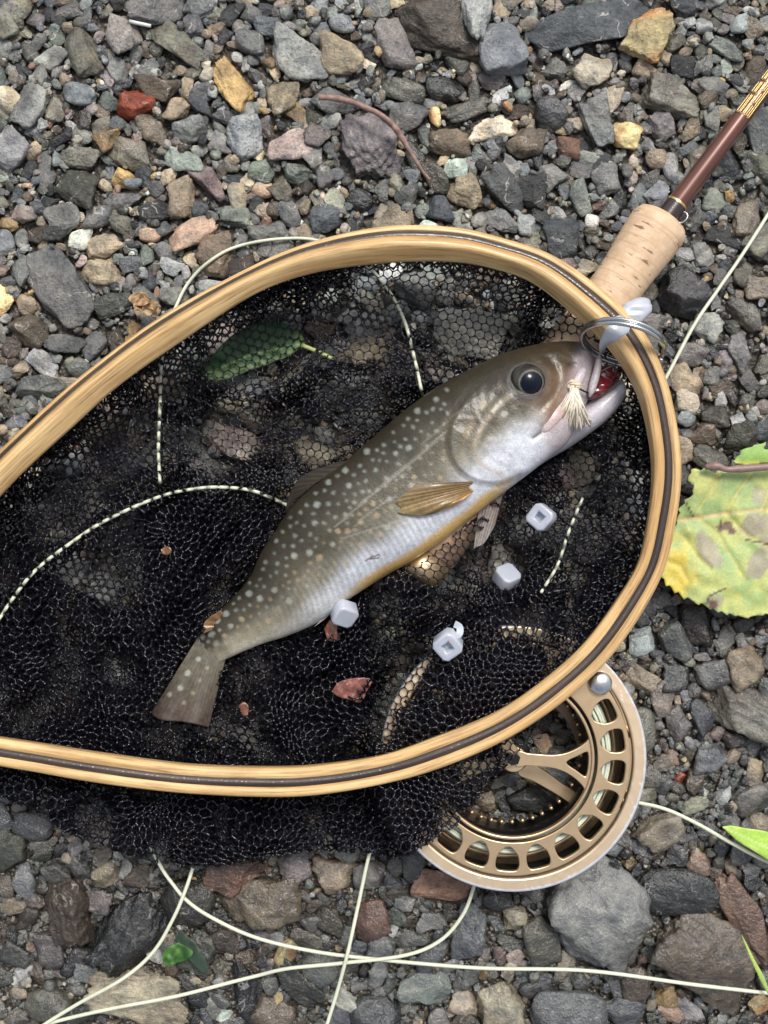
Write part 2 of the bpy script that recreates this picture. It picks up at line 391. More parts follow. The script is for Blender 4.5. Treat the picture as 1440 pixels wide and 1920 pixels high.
# x, y, length, width, angle (clockwise, picture), colour, roundness, relief, label
ST = [
(155,97,105,62,65,'olive',.6,.4,'khaki oval stone standing upright near the top left corner'),
(228,62,88,72,50,'mauve',.1,.6,'flat grey-brown slab right of the khaki oval stone'),
(298,12,110,78,10,'dgrey',.2,.8,'dark grey rough rock cut by the top edge, left third'),
(338,86,118,50,38,'olive',.2,.6,'long khaki angular stone leaning above the ochre one'),
(435,157,108,56,55,'ochre',.3,.9,'bright ochre crumbly long stone near the top'),
(470,80,58,46,10,'dgrey',.7,.3,'dark oval pebble left of the big pale grey stone'),
(557,110,130,76,40,'lgrey',.35,.6,'big pale grey stone with yellowish streaks near the top'),
(641,102,82,78,0,'tan',.55,.6,'round tan stone right of the big pale grey stone'),
(254,195,80,58,8,'red',.3,.5,'brick red angular stone in the upper left gravel'),
(291,166,86,46,20,'brown',.1,.5,'flat brown plate touching the brick red stone'),
(148,177,66,42,8,'blue',.95,.1,'smooth blue-grey oval pebble left of the brick red stone'),
(14,187,54,46,30,'beige',.8,.2,'smooth beige pebble at the left edge near the top'),
(57,200,90,62,-72,'grey',.1,.9,'ribbed grey stone standing beside the beige edge pebble'),
(331,206,54,46,0,'tan',.2,.6,'small tan stone just right of the brick red stone'),
(375,199,52,38,10,'dblue',.3,.4,'dark blue-grey block next to the small tan stone'),
(355,243,70,50,-5,'grey',.4,.5,'mid grey lumpy stone below the dark blue-grey block'),
(460,257,80,72,70,'blue',.2,.4,'blue-grey faceted stone below the ochre crumbly stone'),
(543,274,88,56,-15,'pink',.4,.5,'whitish stone with mauve face above the net hoop'),
(490,322,50,46,0,'green',.6,.3,'round greenish pebble left of the green cube-like one'),
(558,326,58,46,15,'green',.1,.3,'green cube-like stone below the whitish mauve one'),
(608,330,52,34,70,'dgrey',.4,.3,'dark banded stone standing right of the green cube'),
(527,358,54,44,60,'olive',.05,.3,'olive block-shaped stone under the round greenish pebble'),
(240,285,98,58,22,'beige',.15,.6,'large beige angular stone in the upper left'),
(203,262,52,38,-30,'ochre',.2,.7,'ochre crumb touching the large beige angular stone'),
(343,302,80,46,8,'lgreen',.2,.6,'pale green-grey flat stone right of the large beige one'),
(155,297,84,40,12,'olive',.1,.7,'olive-grey splinter left of the large beige stone'),
(148,352,92,72,25,'dolive',.15,.8,'large dark olive stone near the left edge'),
(236,336,58,36,10,'ochre',.3,.6,'ochre flat pebble under the large beige stone'),
(249,343,36,20,10,'blue',.9,.1,'tiny smooth blue pebble lying on the ochre flat one'),
(230,376,78,30,-22,'dgrey',.3,.5,'long dark grey sliver right of the large dark olive stone'),
(340,372,82,56,80,'tan',.2,.8,'tan-brown rough stone above the flat pale tan one'),
(392,345,80,46,58,'pink',.2,.7,'tan stone with purple patch in the upper middle left'),
(375,393,33,30,0,'dblue',.9,.2,'little round dark blue pebble on the tan-brown stone'),
(361,438,94,50,-22,'orange',.3,.5,'flat pale orange-tan stone above the hoop'),
(282,441,42,26,0,'orange',.9,.2,'small orange oval pebble left of the flat orange-tan stone'),
(150,448,46,44,0,'white',.9,.1,'round cream-white pebble at the left'),
(193,461,78,48,-22,'tan',.3,.5,'grey-tan flat stone right of the cream-white pebble'),
(120,410,66,56,-20,'grey',.3,.4,'grey stone above the cream-white pebble'),
(106,439,48,34,10,'black',.5,.3,'black pebble left of the cream-white pebble'),
(10,454,50,36,80,'blue',.8,.1,'smooth blue-grey pebble at the left edge above the dark slab'),
(14,420,46,28,10,'ochre',.3,.6,'ochre chip at the left edge'),
(44,402,50,38,-20,'pink',.3,.4,'pinkish pebble near the left edge'),
(443,405,60,40,5,'green',.3,.4,'greenish grey stone left of the dark blue ball-shaped one'),
(611,410,58,56,0,'dblue',.6,.5,'dark blue ball-shaped pitted stone just above the hoop'),
(503,437,78,44,-8,'grey',.3,.6,'grey-green flat stone touching the looped line above the hoop'),
(675,376,48,44,40,'black',.8,.2,'glossy black round pebble left of the twig end'),
(693,273,138,104,80,'mauve',.15,1,'big flat brown gritty stone under the twig'),
(112,540,166,100,60,'dgrey',.4,.4,'largest dark grey slab at the left, long and faceted'),
(212,571,78,46,-25,'dolive',.1,.5,'dark olive wedge right of the large grey slab'),
(190,512,78,50,15,'tan',.2,1,'crumbly tan stone right of the large grey slab'),
(246,495,46,32,-20,'blue',.2,.2,'shiny blue-grey chip right of the crumbly tan stone'),
(274,482,42,32,80,'green',.3,.2,'olive square pebble left of the looped line'),
(280,527,42,28,80,'dblue',.6,.2,'dark blue pebble above the dried curled leaf'),
(122,645,92,42,5,'dgrey',.2,1,'dark layered lumpy stone below the large slab'),
(75,727,104,46,3,'grey',.15,.5,'long grey stone just outside the left hoop'),
(42,505,62,42,-60,'dgrey',.2,.5,'dark pointed stone at the left edge beside the slab'),
(55,622,76,62,30,'brown',.2,.7,'brown angular stone below the red chip'),
(396,538,76,40,-22,'lgrey',.3,.5,'pale grey stone enclosed by the looped line'),
(325,556,58,40,-10,'grey',.2,.5,'grey wedge at the start of the looped line'),
(34,561,30,14,20,'red',.3,.2,'small red chip near the left edge'),
(833,42,180,124,12,'dbrown',.5,.5,'biggest dark rock at the top edge, right of centre'),
(892,20,60,120,10,'lgrey',.12,1,'pale gritty flank of rock beside the biggest dark rock'),
(938,94,104,90,75,'blue',.6,.2,'smooth blue-grey flat stone right of the biggest dark rock'),
(1109,50,246,78,-13,'dblue',.55,.25,'long dark slate slab at the top right'),
(1217,63,108,80,-60,'yellow',.35,.8,'yellow and rust stained stone at the end of the slate slab'),
(1108,134,76,66,5,'beige',.25,.7,'tan block below the long slate slab'),
(742,85,100,68,75,'mauve',.15,.6,'brown-grey slab left of the biggest dark rock'),
(836,167,76,48,0,'black',.9,.1,'glossy black oval stone above the yellow pebble'),
(757,170,84,44,15,'olive',.4,.3,'olive lens-shaped stone left of the glossy black oval'),
(764,216,70,64,30,'grey',.6,.6,'rounded grey stone beside the twig'),
(815,220,38,22,85,'yellow',.9,.2,'small bright yellow pebble in the upper middle'),
(871,208,96,40,-12,'olive',.3,.9,'twisted grey-olive stone right of the yellow pebble'),
(921,240,96,44,-12,'beige',.3,.5,'pale tan pointed stone in the upper middle'),
(845,267,82,52,5,'brown',.3,.8,'brown lumpy stone below the twisted one'),
(1030,213,72,62,60,'dgrey',.7,.5,'dark banded round stone with wet glints'),
(1117,229,102,58,82,'lgrey',.15,.4,'upright pale grey slab pointing down at the upper right'),
(1171,256,62,54,40,'yellow',.5,.4,'ochre-yellow rounded stone right of the pale upright slab'),
(1065,277,52,42,20,'rust',.5,.6,'red-brown pebble left of the pale upright slab tip'),
(985,267,72,60,10,'brown',.4,.6,'brown-grey round stone left of the red-brown pebble'),
(1258,184,112,68,20,'olive',.5,.4,'big olive-grey flat stone at the upper right'),
(1230,300,42,38,0,'tan',.9,.2,'round tan pebble under the big olive-grey stone'),
(877,363,72,60,40,'tan',.15,.8,'tan angular stone above the hoop, right of centre'),
(945,357,100,58,58,'dgrey',.4,.4,'long black and grey stone right of the tan angular one'),
(1000,361,74,58,80,'black',.4,.6,'black square stone right of the long black and grey one'),
(1087,371,72,38,82,'green',.6,.6,'speckled upright grey-green pebble right of the black square stone'),
(824,394,58,52,0,'dblue',.5,.2,'dark slate-blue round stone just above the hoop'),
(818,336,78,38,60,'olive',.4,.3,'olive oblong stone at the end of the twig'),
(855,316,46,38,0,'lgreen',.6,.4,'pale green round pebble above the tan angular stone'),
(1160,377,60,28,88,'black',.6,.3,'narrow black upright pebble left of the rod'),
(1005,430,46,16,-45,'blue',.7,.1,'thin slate sliver beside the hoop top'),
(1028,442,32,24,-10,'olive',.9,.2,'small olive oval pebble outside the hoop top'),
(1110,414,28,26,0,'white',.7,.2,'small white pebble left of the cork grip'),
(980,180,38,28,-40,'lgreen',.2,.1,'pale mint chip in the upper middle right'),
(1320,47,34,30,0,'lgrey',.2,.1,'small pale grey square chip near the top right corner'),
(1385,46,36,38,0,'lblue',.3,.3,'bluish green cube near the top right corner'),
(1362,92,68,36,25,'green',.1,.5,'green-grey angled stone near the top right corner'),
(1208,133,44,34,20,'tan',.3,.4,'tan chip beneath the yellow rust stained stone'),
(1425,250,90,50,70,'dgrey',.5,.5,'dark stone at the right edge beside the rod'),
(1240,235,60,50,40,'mauve',.2,.8,'rough dark mauve stone beneath the big olive-grey one'),
(1282,553,100,88,35,'black',.55,.8,'big black wet boulder right of the cork grip'),
(1396,590,86,54,38,'olive',.2,.4,'olive faceted stone right of the slanting line'),
(1425,541,70,50,0,'tan',.3,.7,'tan-brown stone at the right edge above the olive one'),
(1387,662,78,42,65,'grey',.2,.8,'grey elongated stone at the right under the olive faceted one'),
(1289,753,52,48,0,'beige',.5,.7,'pale knobbly stone outside the right of the hoop'),
(1345,780,60,44,20,'dolive',.4,.6,'dark olive stone between hoop and yellow-green leaf'),
(1262,880,70,52,50,'dgrey',.6,.3,'dark smooth stone wedged between hoop and leaf'),
(1330,862,76,50,20,'dolive',.3,.5,'dark olive stone above the leaf stalk'),
(1201,1201,58,52,-20,'lblue',.5,.2,'pale blue-green pebble below the right of the hoop'),
(1394,1253,88,72,80,'tan',.2,1,'crusty tan-brown block under the leaf at the right'),
(1395,1332,138,88,20,'olive',.12,.4,'large smooth olive-grey stone at the right edge'),
(1270,1355,64,44,65,'mauve',.1,.3,'brick-shaped brown-grey pebble right of the reel'),
(1316,1342,72,42,65,'dblue',.5,.3,'dark blue shiny stone between brick-shaped pebble and large olive stone'),
(1305,1172,86,62,80,'dbrown',.12,.4,'dark brown triangular stone hanging below the leaf edge'),
(1205,1372,90,54,88,'olive',.8,.2,'olive rounded stone touching the right of the reel'),
(1272,1457,24,24,10,'red',.1,.2,'small red square chip right of the reel'),
(1242,1556,96,76,-45,'beige',.3,.7,'pale tan wet stone right of the reel under the line'),
(1311,1619,50,42,30,'orange',.4,.2,'peach pebble above the black stone at the lower right'),
(1268,1671,156,90,12,'black',.75,.2,'big smooth black stone at the lower right'),
(1122,1712,216,190,35,'grey',.45,.9,'largest rough grey rock below the reel'),
(1332,1795,212,146,38,'brown',.4,.7,'large brown-grey slab at the lower right corner'),
(1398,1725,198,66,62,'rust',.3,.4,'long red-brown wet stone at the lower right edge'),
(1066,1896,142,88,-5,'blue',.75,.2,'glossy blue-grey cobble at the bottom edge'),
(937,1889,98,92,80,'beige',.4,1,'pitted beige stone at the bottom edge'),
(1016,1765,92,70,65,'dolive',.5,.3,'dark olive egg-shaped stone left of the largest grey rock'),
(966,1721,54,50,0,'beige',.3,1,'small pitted cream stone below the reel'),
(882,1748,112,64,-80,'blue',.3,.6,'blue-grey standing stone beside the curl of line'),
(795,1850,104,66,8,'green',.4,.3,'dark green flat stone near the bottom centre'),
(1250,1866,50,46,0,'ochre',.5,.6,'orange-brown pebble at the bottom right'),
(806,1728,60,44,-20,'grey',.3,.7,'grey broken stone inside the line curl'),
(242,1753,172,122,-50,'black',.15,1,'big jagged black rock at the lower left'),
(130,1712,136,84,75,'dbrown',.25,1,'dark brown lumpy rock left of the jagged black rock'),
(350,1692,104,94,10,'dolive',.7,.3,'dark round stone where two line strands cross'),
(440,1641,122,74,0,'rust',.12,.6,'red-brown block just below the net bag'),
(490,1692,150,88,-8,'tan',.3,.6,'big wet tan and olive stone below the net bag'),
(262,1866,200,104,10,'beige',.15,.9,'large pale gritty slab at the bottom left'),
(90,1882,88,62,-10,'olive',.8,.2,'glossy olive egg-shaped stone in the bottom left corner'),
(620,1642,88,66,15,'tan',.3,.7,'grey-tan stone right of the big wet tan stone'),
(692,1640,60,56,0,'grey',.4,.5,'grey stone behind the vertical line strand'),
(45,1652,72,44,70,'blue',.6,.3,'blue-grey oblong stone at the left edge, lower part'),
(110,1641,66,48,60,'dolive',.5,.5,'dark mossy pebble right of the blue-grey oblong'),
(466,1862,132,62,74,'black',.1,.6,'upright black slab breaking the line at the bottom'),
(560,1846,118,54,45,'dolive',.2,.5,'long olive-black stone right of the upright black slab'),
(515,1902,84,60,30,'brown',.2,.7,'brown flat stone at the bottom edge between two dark slabs'),
(705,1900,98,70,-5,'dblue',.8,.2,'glossy dark blue cobble at the bottom edge'),
(696,1727,84,68,80,'rust',.4,.6,'wet red-brown stone left of the vertical line strand'),
(18,1592,80,62,80,'dolive',.4,.6,'mossy stone at the left edge beside the net bag'),
(70,1480,60,50,10,'olive',.4,.6,'olive stone under the lower left of the net'),
(620,1726,60,50,20,'brown',.3,.6,'dull brown stone left of the wet red-brown one'),
(380,1770,60,50,70,'dolive',.4,.6,'dark olive stone above the pale gritty slab'),
(880,1550,130,70,35,'rust',.5,.3,'red-brown stone seen through the reel'),
(830,1660,120,60,5,'rust',.4,.3,'dark red-brown stone poking out from under the reel'),
(1000,1500,90,60,-20,'black',.3,.6,'black stone seen through the open middle of the reel'),
# under the net
(780,545,90,66,50,'grey',.4,.3,'grey stone seen through the net at the top of the hoop'),
(880,625,140,95,15,'white',.4,.5,'large pale stone seen through the net above the fish head'),
(690,660,90,60,0,'tan',.3,.7,'tan stone seen through the net right of the green leaf'),
(430,825,130,70,35,'pink',.3,.6,'pinkish stone seen through the net in the left middle'),
(590,860,90,60,20,'beige',.3,.6,'beige stone seen through the net above the dorsal fin'),
(690,790,70,50,0,'grey',.3,.6,'grey stone seen through the net behind the fish back'),
(940,1050,60,80,20,'white',.4,.3,'pale stone seen through the net below the pelvic fin'),
(1090,880,50,70,0,'beige',.4,.3,'pale stone seen through the net below the jaw'),
(200,810,90,60,10,'brown',.3,.6,'brown stone seen through the net near the left hoop'),
(500,585,80,50,-20,'dgrey',.4,.5,'dark stone seen through the net above the green leaf'),
(600,620,60,40,20,'brown',.4,.5,'brown stone seen through the net right of the leaf tip'),
]
# height field of what already lies on the ground, 2 px per cell
G = 2.0; MX = 190
GW = int((1440 + 2 * MX) / G); GH = int((1920 + 2 * MX) / G)
HF = np.zeros((GH, GW)); BIG = np.zeros((GH, GW), bool)

def footprint(cx, cy, L, Wd, ang):
    """cells under an oriented ellipse (px units) and their squared radius"""
    r = max(L, Wd) / 2 + 2
    x0 = int(max(0, (cx - r + MX) / G)); x1 = int(min(GW, (cx + r + MX) / G + 2))
    y0 = int(max(0, (cy - r + MX) / G)); y1 = int(min(GH, (cy + r + MX) / G + 2))
    if x1 <= x0 or y1 <= y0: return None
    X = (np.arange(x0, x1) * G - MX - cx)[None, :]; Y = (np.arange(y0, y1) * G - MX - cy)[:, None]
    c, s = math.cos(ang), math.sin(ang)
    u = (X * c + Y * s) / (L / 2); w = (-X * s + Y * c) / (Wd / 2)
    q = np.abs(u) ** 2.6 + np.abs(w) ** 2.6
    return (slice(y0, y1), slice(x0, x1)), q

def settle(cx, cy, L, Wd, T, ang, qt=.85, sink=0.0, commit=True, cap=None, maxbig=None, lo=None):
    fp = footprint(cx, cy, L, Wd, ang)
    if fp is None: return None
    sl, q = fp; m = q < 1
    if not m.any(): m = q <= q.min()
    if maxbig is not None and BIG[sl][m].mean() > maxbig: return None
    hh = np.sqrt(np.clip(1 - q, 0, 1)) * T / 2
    need = (HF[sl] + hh)[m]
    z = np.quantile(need, qt) - sink
    if lo is not None: z = max(z, lo)
    if cap is not None and z + T / 2 > cap: return None
    if commit:
        new = np.where(m, z + hh, 0); HF[sl] = np.maximum(HF[sl], new)
    return z

def stone_mesh(dirs, cx, cy, L, Wd, T, ang, z, rnd, rg, rough=.5):
    k = P
    v = rock(dirs, L * k, Wd * k, T, rnd, rg, rough)
    tl = rg.normal(size=2) * .08
    Rx = np.array([[1, 0, 0], [0, math.cos(tl[0]), -math.sin(tl[0])], [0, math.sin(tl[0]), math.cos(tl[0])]])
    Ry = np.array([[math.cos(tl[1]), 0, math.sin(tl[1])], [0, 1, 0], [-math.sin(tl[1]), 0, math.cos(tl[1])]])
    a = -ang
    Rz = np.array([[math.cos(a), -math.sin(a), 0], [math.sin(a), math.cos(a), 0], [0, 0, 1]])
    v = v @ (Rz @ Ry @ Rx).T
    return v + pos(cx, cy, z)

def wetness(x, y, rg):
    w = .38 + .45 * float(sstep(500, 1500, y)) + .12 * float(sstep(700, 1400, x))
    return float(np.clip(w + rg.normal() * .18, 0, 1))

def stone_col(key, rg, n):
    c = np.array(PAL[key]) * rg.uniform(.6, 1.5) * (1 + rg.normal(size=3) * .02)
    return np.clip(c, .01, .9)

def stone_paint(v, c, rg, key, L):
    """pigment changes over one stone: a second tone in patches, keeps the stone's own look"""
    n = len(v); u = (v - v.mean(0)) / (np.ptp(v, axis=0).max() + 1e-9)
    k1 = rg.normal(size=(4, 3)) * 4.5; ph = rg.uniform(0, 6.28, 4)
    m = np.clip(np.sin(u @ k1.T + ph).sum(1) * .5 + .25, 0, 1)[:, None]
    alt = {'yellow': (.50, .20, .06), 'ochre': (.30, .20, .10), 'tan': (.22, .18, .13), 'beige': (.33, .27, .19), 'pink': (.16, .10, .10), 'orange': (.42, .33, .24),
           'grey': (.12, .12, .115), 'lgrey': (.22, .22, .21), 'dgrey': (.17, .17, .165), 'olive': (.12, .10, .075), 'red': (.36, .07, .03),
           'rust': (.14, .07, .045)}.get(key)
    if alt is None: alt = c * .7
    return c * (1 - .7 * m) + np.array(alt) * .7 * m

# first thin layer of small grit so that nothing is bare
SR = np.random.default_rng(11); STUFF_S = []
stuff = Bag()
for _k in ('blue','dblue','green','lgreen','mauve','lblue','pink','olive','dolive','rust','orange'):
    _c = np.array(PAL[_k]); PAL[_k] = tuple(_c * .58 + _c.mean() * .42)
for _k in list(PAL):
    _c = np.array(PAL[_k]) * np.array([1.03, 1.08, 1.10]); PAL[_k] = tuple(_c)
KEYS = ['grey', 'dgrey', 'blue', 'dblue', 'black', 'tan', 'beige', 'ochre', 'olive', 'dolive', 'brown', 'rust', 'orange', 'pink', 'white', 'green', 'lgrey', 'mauve', 'yellow', 'lgreen', 'dbrown']
KW = np.array([20, 15, 8, 5, 7, 9, 4.2, .8, 11, 9, 9, .7, .6, 3, .8, 4, 6, 4, .5, .5, 6.0]); KW = KW / KW.sum()

def add_stuff(x, y, L, Wd, T, ang, z, base, rnd=None, key=None):
    key = key or KEYS[SR.choice(len(KEYS), p=KW)]
    rnd = SR.uniform(0, 1) ** 1.7 * .85 if rnd is None else rnd
    v = stone_mesh(base[0], x, y, L, Wd, T, ang, z, rnd, SR, .4)
    c = stone_paint(v, stone_col(key, SR, 0), SR, key, L) if L > 20 else stone_col(key, SR, 0)[None] * np.ones((len(v), 1)); w = wetness(x, y, SR)
    STUFF_S.append(np.full(len(base[1]), rnd > .4)); stuff.add(v, base[1], np.c_[c, np.full(len(v), w)])

def rpos():
    if SR.random() < .86: return SR.uniform(-20, 1460), SR.uniform(-20, 1940)
    return SR.uniform(-MX + 20, 1440 + MX - 20), SR.uniform(-MX + 20, 1920 + MX - 20)

# the stones picked out one by one
big = []
for q in ST:
    x, y, L, Wd, ang, key, rnd, rough, label = q
    T = min(L, Wd) * P * SR.uniform(.55, .72)
    if L > 150: T *= .8
    a = R(ang)
    z = settle(x, y, L * .96, Wd * .96, T, a, qt=.55, sink=T * .22, commit=False)
    z = max(z, T * .18); z = min(z, .009 + T * .1)
    fp = footprint(x, y, L, Wd, a)
    sl, qq = fp; m = qq < 1; BIG[sl] |= m
    HF[sl] = np.maximum(HF[sl], np.where(m, z + np.sqrt(np.clip(1 - qq, 0, 1)) * T / 2, 0))
    big.append((x, y, L, Wd, T, a, z, key, rnd, rough, label))

# medium stones, dropped where there is room
med = []
for sz, tries, cap, ov in (((56, 84), 420, .0125, .22), ((42, 60), 1300, .0115, .25), ((30, 44), 3000, .0105, .32), ((21, 31), 6500, .0095, .40)):
    for i in range(tries):
        x, y = rpos(); L = SR.uniform(*sz); Wd = L * SR.uniform(.5, .92); a = SR.uniform(0, 3.14)
        T = Wd * P * SR.uniform(.4, .68)
        z = settle(x, y, L * .9, Wd * .9, T, a, qt=.6, sink=T * .22, cap=cap, maxbig=ov, commit=True, lo=T * .15)
        if z is not None:
            med.append((x, y, L, Wd, T, a, z))
            sl, qq = footprint(x, y, L * .92, Wd * .92, a); BIG[sl] |= qq < 1
print('medium', len(med))
tiny = []
for sz, tries, cap in (((13, 22), 11000, .0085), ((6, 12), 13000, .009)):
    for i in range(tries):
        x, y = rpos(); L = SR.uniform(*sz); Wd = L * SR.uniform(.5, .95); a = SR.uniform(0, 3.14)
        T = Wd * P * SR.uniform(.5, .85)
        z = settle(x, y, L * .8, Wd * .8, T, a, qt=.6, sink=T * .1, cap=cap, maxbig=.55)
        if z is not None: tiny.append((x, y, L, Wd, T, a, z))
print('tiny', len(tiny), time.time() - T0)
HSM = HF.copy()
for k in range(3):
    HSM = np.maximum.reduce([HSM, np.roll(HSM, 2, 0), np.roll(HSM, -2, 0), np.roll(HSM, 2, 1), np.roll(HSM, -2, 1)])
for k in range(8):
    HSM = (HSM + np.roll(HSM, 2, 0) + np.roll(HSM, -2, 0) + np.roll(HSM, 2, 1) + np.roll(HSM, -2, 1)) / 5
def hsm(px, py):
    i = np.clip(((np.asarray(py, float) + MX) / G).astype(int), 0, GH - 1); j = np.clip(((np.asarray(px, float) + MX) / G).astype(int), 0, GW - 1)
    return HSM[i, j]
# ---------------------------------------------------------------- emit the stones
HOOP_O = np.array([(-380,1185),(-250,1078),(-120,962),(0,846),(100,752),(185,680),(300,597),(450,512),(575,458),(720,427),(845,428),(940,448),(1040,484),(1145,560),(1205,625),(1247,715),(1268,810),(1276,890),(1268,975),(1245,1070),(1195,1165),(1130,1250),(1045,1325),(947,1388),(826,1440),(720,1470),(600,1490),(500,1494),(350,1487),(200,1469),(80,1449),(-40,1428),(-160,1395),(-280,1350),(-390,1300)], float)
HOOP_I = np.array([(-340,1235),(-205,1130),(-78,1012),(37,890),(137,797),(221,722),(333,643),(475,552),(590,510),(722,492),(835,489),(915,500),(1000,530),(1100,610),(1155,668),(1195,735),(1217,815),(1223,888),(1215,965),(1195,1055),(1150,1130),(1090,1208),(1012,1277),(926,1334),(808,1382),(712,1415),(597,1432),(500,1436),(355,1431),(208,1412),(88,1394),(-32,1375),(-155,1345),(-270,1300),(-375,1255)], float)
HOOP_C = (HOOP_O + HOOP_I) / 2
BAGPOLY = np.array([(-60,1400),(200,1440),(500,1465),(800,1420),(1005,1345),(1015,1385),(960,1425),(900,1490),(858,1545),(800,1585),(752,1612),(690,1600),(600,1598),(500,1608),(420,1625),(340,1625),(290,1618),(200,1590),(120,1560),(60,1520),(0,1495),(-60,1480)], float)
def hidden(x, y):
    return inpoly(x, y, HOOP_C) | inpoly(x, y, BAGPOLY) | (polydist(x, y, HOOP_C) < 26)
vis = [m for m in med if -4 < m[0] < 1444 and -4 < m[1] < 1924]
vx = np.array([m[0] for m in vis]); vy = np.array([m[1] for m in vis]); hid = hidden(vx, vy)
score = np.array([m[2] * m[3] for m in vis]) * np.where(hid, .3, 1)
NIND = max(0, 300 - len(big)); ids = set(id(vis[i]) for i in np.argsort(-score)[:NIND])

LM = [(254,195,'the brick red stone'),(435,157,'the bright ochre crumbly stone'),(557,110,'the big pale grey stone'),(155,97,'the khaki oval stone'),(240,285,'the large beige angular stone'),
(148,352,'the large dark olive stone'),(112,540,'the largest dark grey slab'),(150,448,'the cream-white pebble'),(361,438,'the flat orange-tan stone'),(693,273,'the flat brown gritty stone'),
(833,45,'the biggest dark rock'),(938,94,'the smooth flat blue-grey stone'),(1109,50,'the long dark slate slab'),(1217,63,'the yellow rust stained stone'),(815,220,'the small bright yellow pebble'),
(1117,229,'the upright pale slab'),(1258,184,'the big olive-grey flat stone'),(1171,256,'the ochre-yellow rounded stone'),(1282,553,'the big black wet boulder'),(1205,445,'the end of the cork grip'),
(1370,240,'the gold-lettered rod'),(1396,590,'the olive faceted stone'),(1340,1010,'the yellow-green leaf'),(1395,1332,'the large smooth olive stone'),(1242,1556,'the pale tan wet stone'),
(1268,1671,'the smooth black stone'),(1122,1712,'the largest rough grey rock'),(1332,1795,'the brown-grey corner slab'),(1066,1896,'the glossy blue-grey cobble'),(937,1889,'the pitted beige stone'),
(242,1753,'the jagged black rock'),(490,1692,'the wet tan and olive stone'),(262,1866,'the pale gritty slab'),(90,1882,'the olive egg-shaped stone'),(705,1900,'the dark blue cobble'),
(795,1850,'the dark green flat stone'),(75,727,'the long grey stone by the hoop'),(275,572,'the dried curled leaf'),(824,394,'the slate-blue round stone'),(611,410,'the dark blue pitted stone'),
(1207,1400,'the reel'),(500,660,'the green leaf under the net'),(700,180,'the twig'),(1108,134,'the tan block'),(641,102,'the round tan stone'),(130,1712,'the dark brown lumpy rock'),(45,1652,'the blue-grey oblong stone'),
(14,187,'the smooth beige edge pebble'),(460,257,'the blue-grey faceted stone'),(543,274,'the whitish mauve stone'),(466,1862,'the upright black slab'),(880,625,'the large pale stone under the net'),(1000,361,'the black square stone'),(1375,1575,'the bright green leaf tip')]
LMX = np.array([l[0] for l in LM]); LMY = np.array([l[1] for l in LM])
DIRS = ['right of', 'below and right of', 'below', 'below and left of', 'left of', 'above and left of', 'above', 'above and right of']
CN = dict(grey='grey', dgrey='dark grey', blue='blue-grey', dblue='dark slate-blue', black='black', tan='tan', beige='beige', ochre='ochre', olive='olive', dolive='dark olive', brown='brown', rust='rusty brown', orange='orange', pink='pinkish', white='white', green='greenish', lgrey='pale grey', mauve='brown-mauve', yellow='yellow', lgreen='pale green', dbrown='dark brown')
used = set()
def stone_label(x, y, L, Wd, key, rnd, hid):
    sz = 'small' if L < 40 else ('medium' if L < 52 else 'sizeable')
    sh = 'rounded' if rnd > .5 else 'angular'
    el = 'elongated ' if Wd < L * .64 else ''
    d = np.hypot(LMX - x, LMY - y)
    for near in np.argsort(d)[:6]:
        a = math.atan2(y - LMY[near], x - LMX[near]); dr = DIRS[int(round(a / (math.pi / 4))) % 8]
        how = 'just ' if d[near] < 75 else ('' if d[near] < 150 else 'some way ')
        lab = f"{sz} {el}{sh} {CN[key]} pebble {how}{dr} {LM[near][2]}"
        if hid: lab += ', under the net'
        if len(lab.split()) > 16: lab = lab.replace(sz + ' ', '', 1)
        if len(lab.split()) > 16: lab = lab.replace(', under the net', '')
        if lab not in used: break
    used.add(lab); return lab

irg = np.random.default_rng(5)
GROUP = 'stones of the wet gravel bank'
for (x, y, L, Wd, T, a, z, key, rnd, rough, label) in big:
    base = ICO[4] if L > 100 else (ICO[3] if L > 45 else ICO[2])
    v = stone_mesh(base[0], x, y, L * 1.03, Wd * 1.03, T, a, z, rnd, irg, rough)
    c = stone_col(key, irg, 0); cc = stone_paint(v, c, irg, key, L)
    w = wetness(x, y, irg)
    if 'gloss' in label or 'wet' in label or 'shiny' in label: w = .95
    if 'slate slab' in label: w = .3
    if 'smooth' in label and y < 500: w = .35
    o = mk('stone' if L > 60 else 'pebble', v, base[1], M_STONE, col=np.c_[cc, np.full(len(v), w)])
    tag(o, label, 'stone', GROUP)
for m in med:
    x, y, L, Wd, T, a, z = m
    if id(m) in ids:
        key = KEYS[irg.choice(len(KEYS), p=KW)]; rnd = irg.uniform(0, 1) ** 1.6 * .85
        base = ICO[3] if L > 44 else ICO[2]
        v = stone_mesh(base[0], x, y, L * 1.08, Wd * 1.08, T, a, z, rnd, irg, .6)
        cc = stone_paint(v, stone_col(key, irg, 0), irg, key, L)
        o = mk('pebble', v, base[1], M_STONE, col=np.c_[cc, np.full(len(v), wetness(x, y, irg))])
        tag(o, stone_label(x, y, L, Wd, key, rnd, bool(hidden(np.array([x]), np.array([y]))[0])), 'pebble', GROUP)
    else:
        add_stuff(x, y, L * 1.08, Wd * 1.08, T, a, z, ICO[2] if L > 34 else SMALL2)
for (x, y, L, Wd, T, a, z) in tiny:
    add_stuff(x, y, L * 1.15, Wd * 1.15, T, a, z, SMALL if L > 13 else TINY)
g = stuff.build('gravel', M_STONE, smooth=np.concatenate(STUFF_S)); tag(g, 'wet mixed gravel and grit filling the gaps between the stones', 'gravel', kind='stuff')
print('stones', time.time() - T0, 'tris', sum(len(f) for f in stuff.f3), len(med), len(tiny))
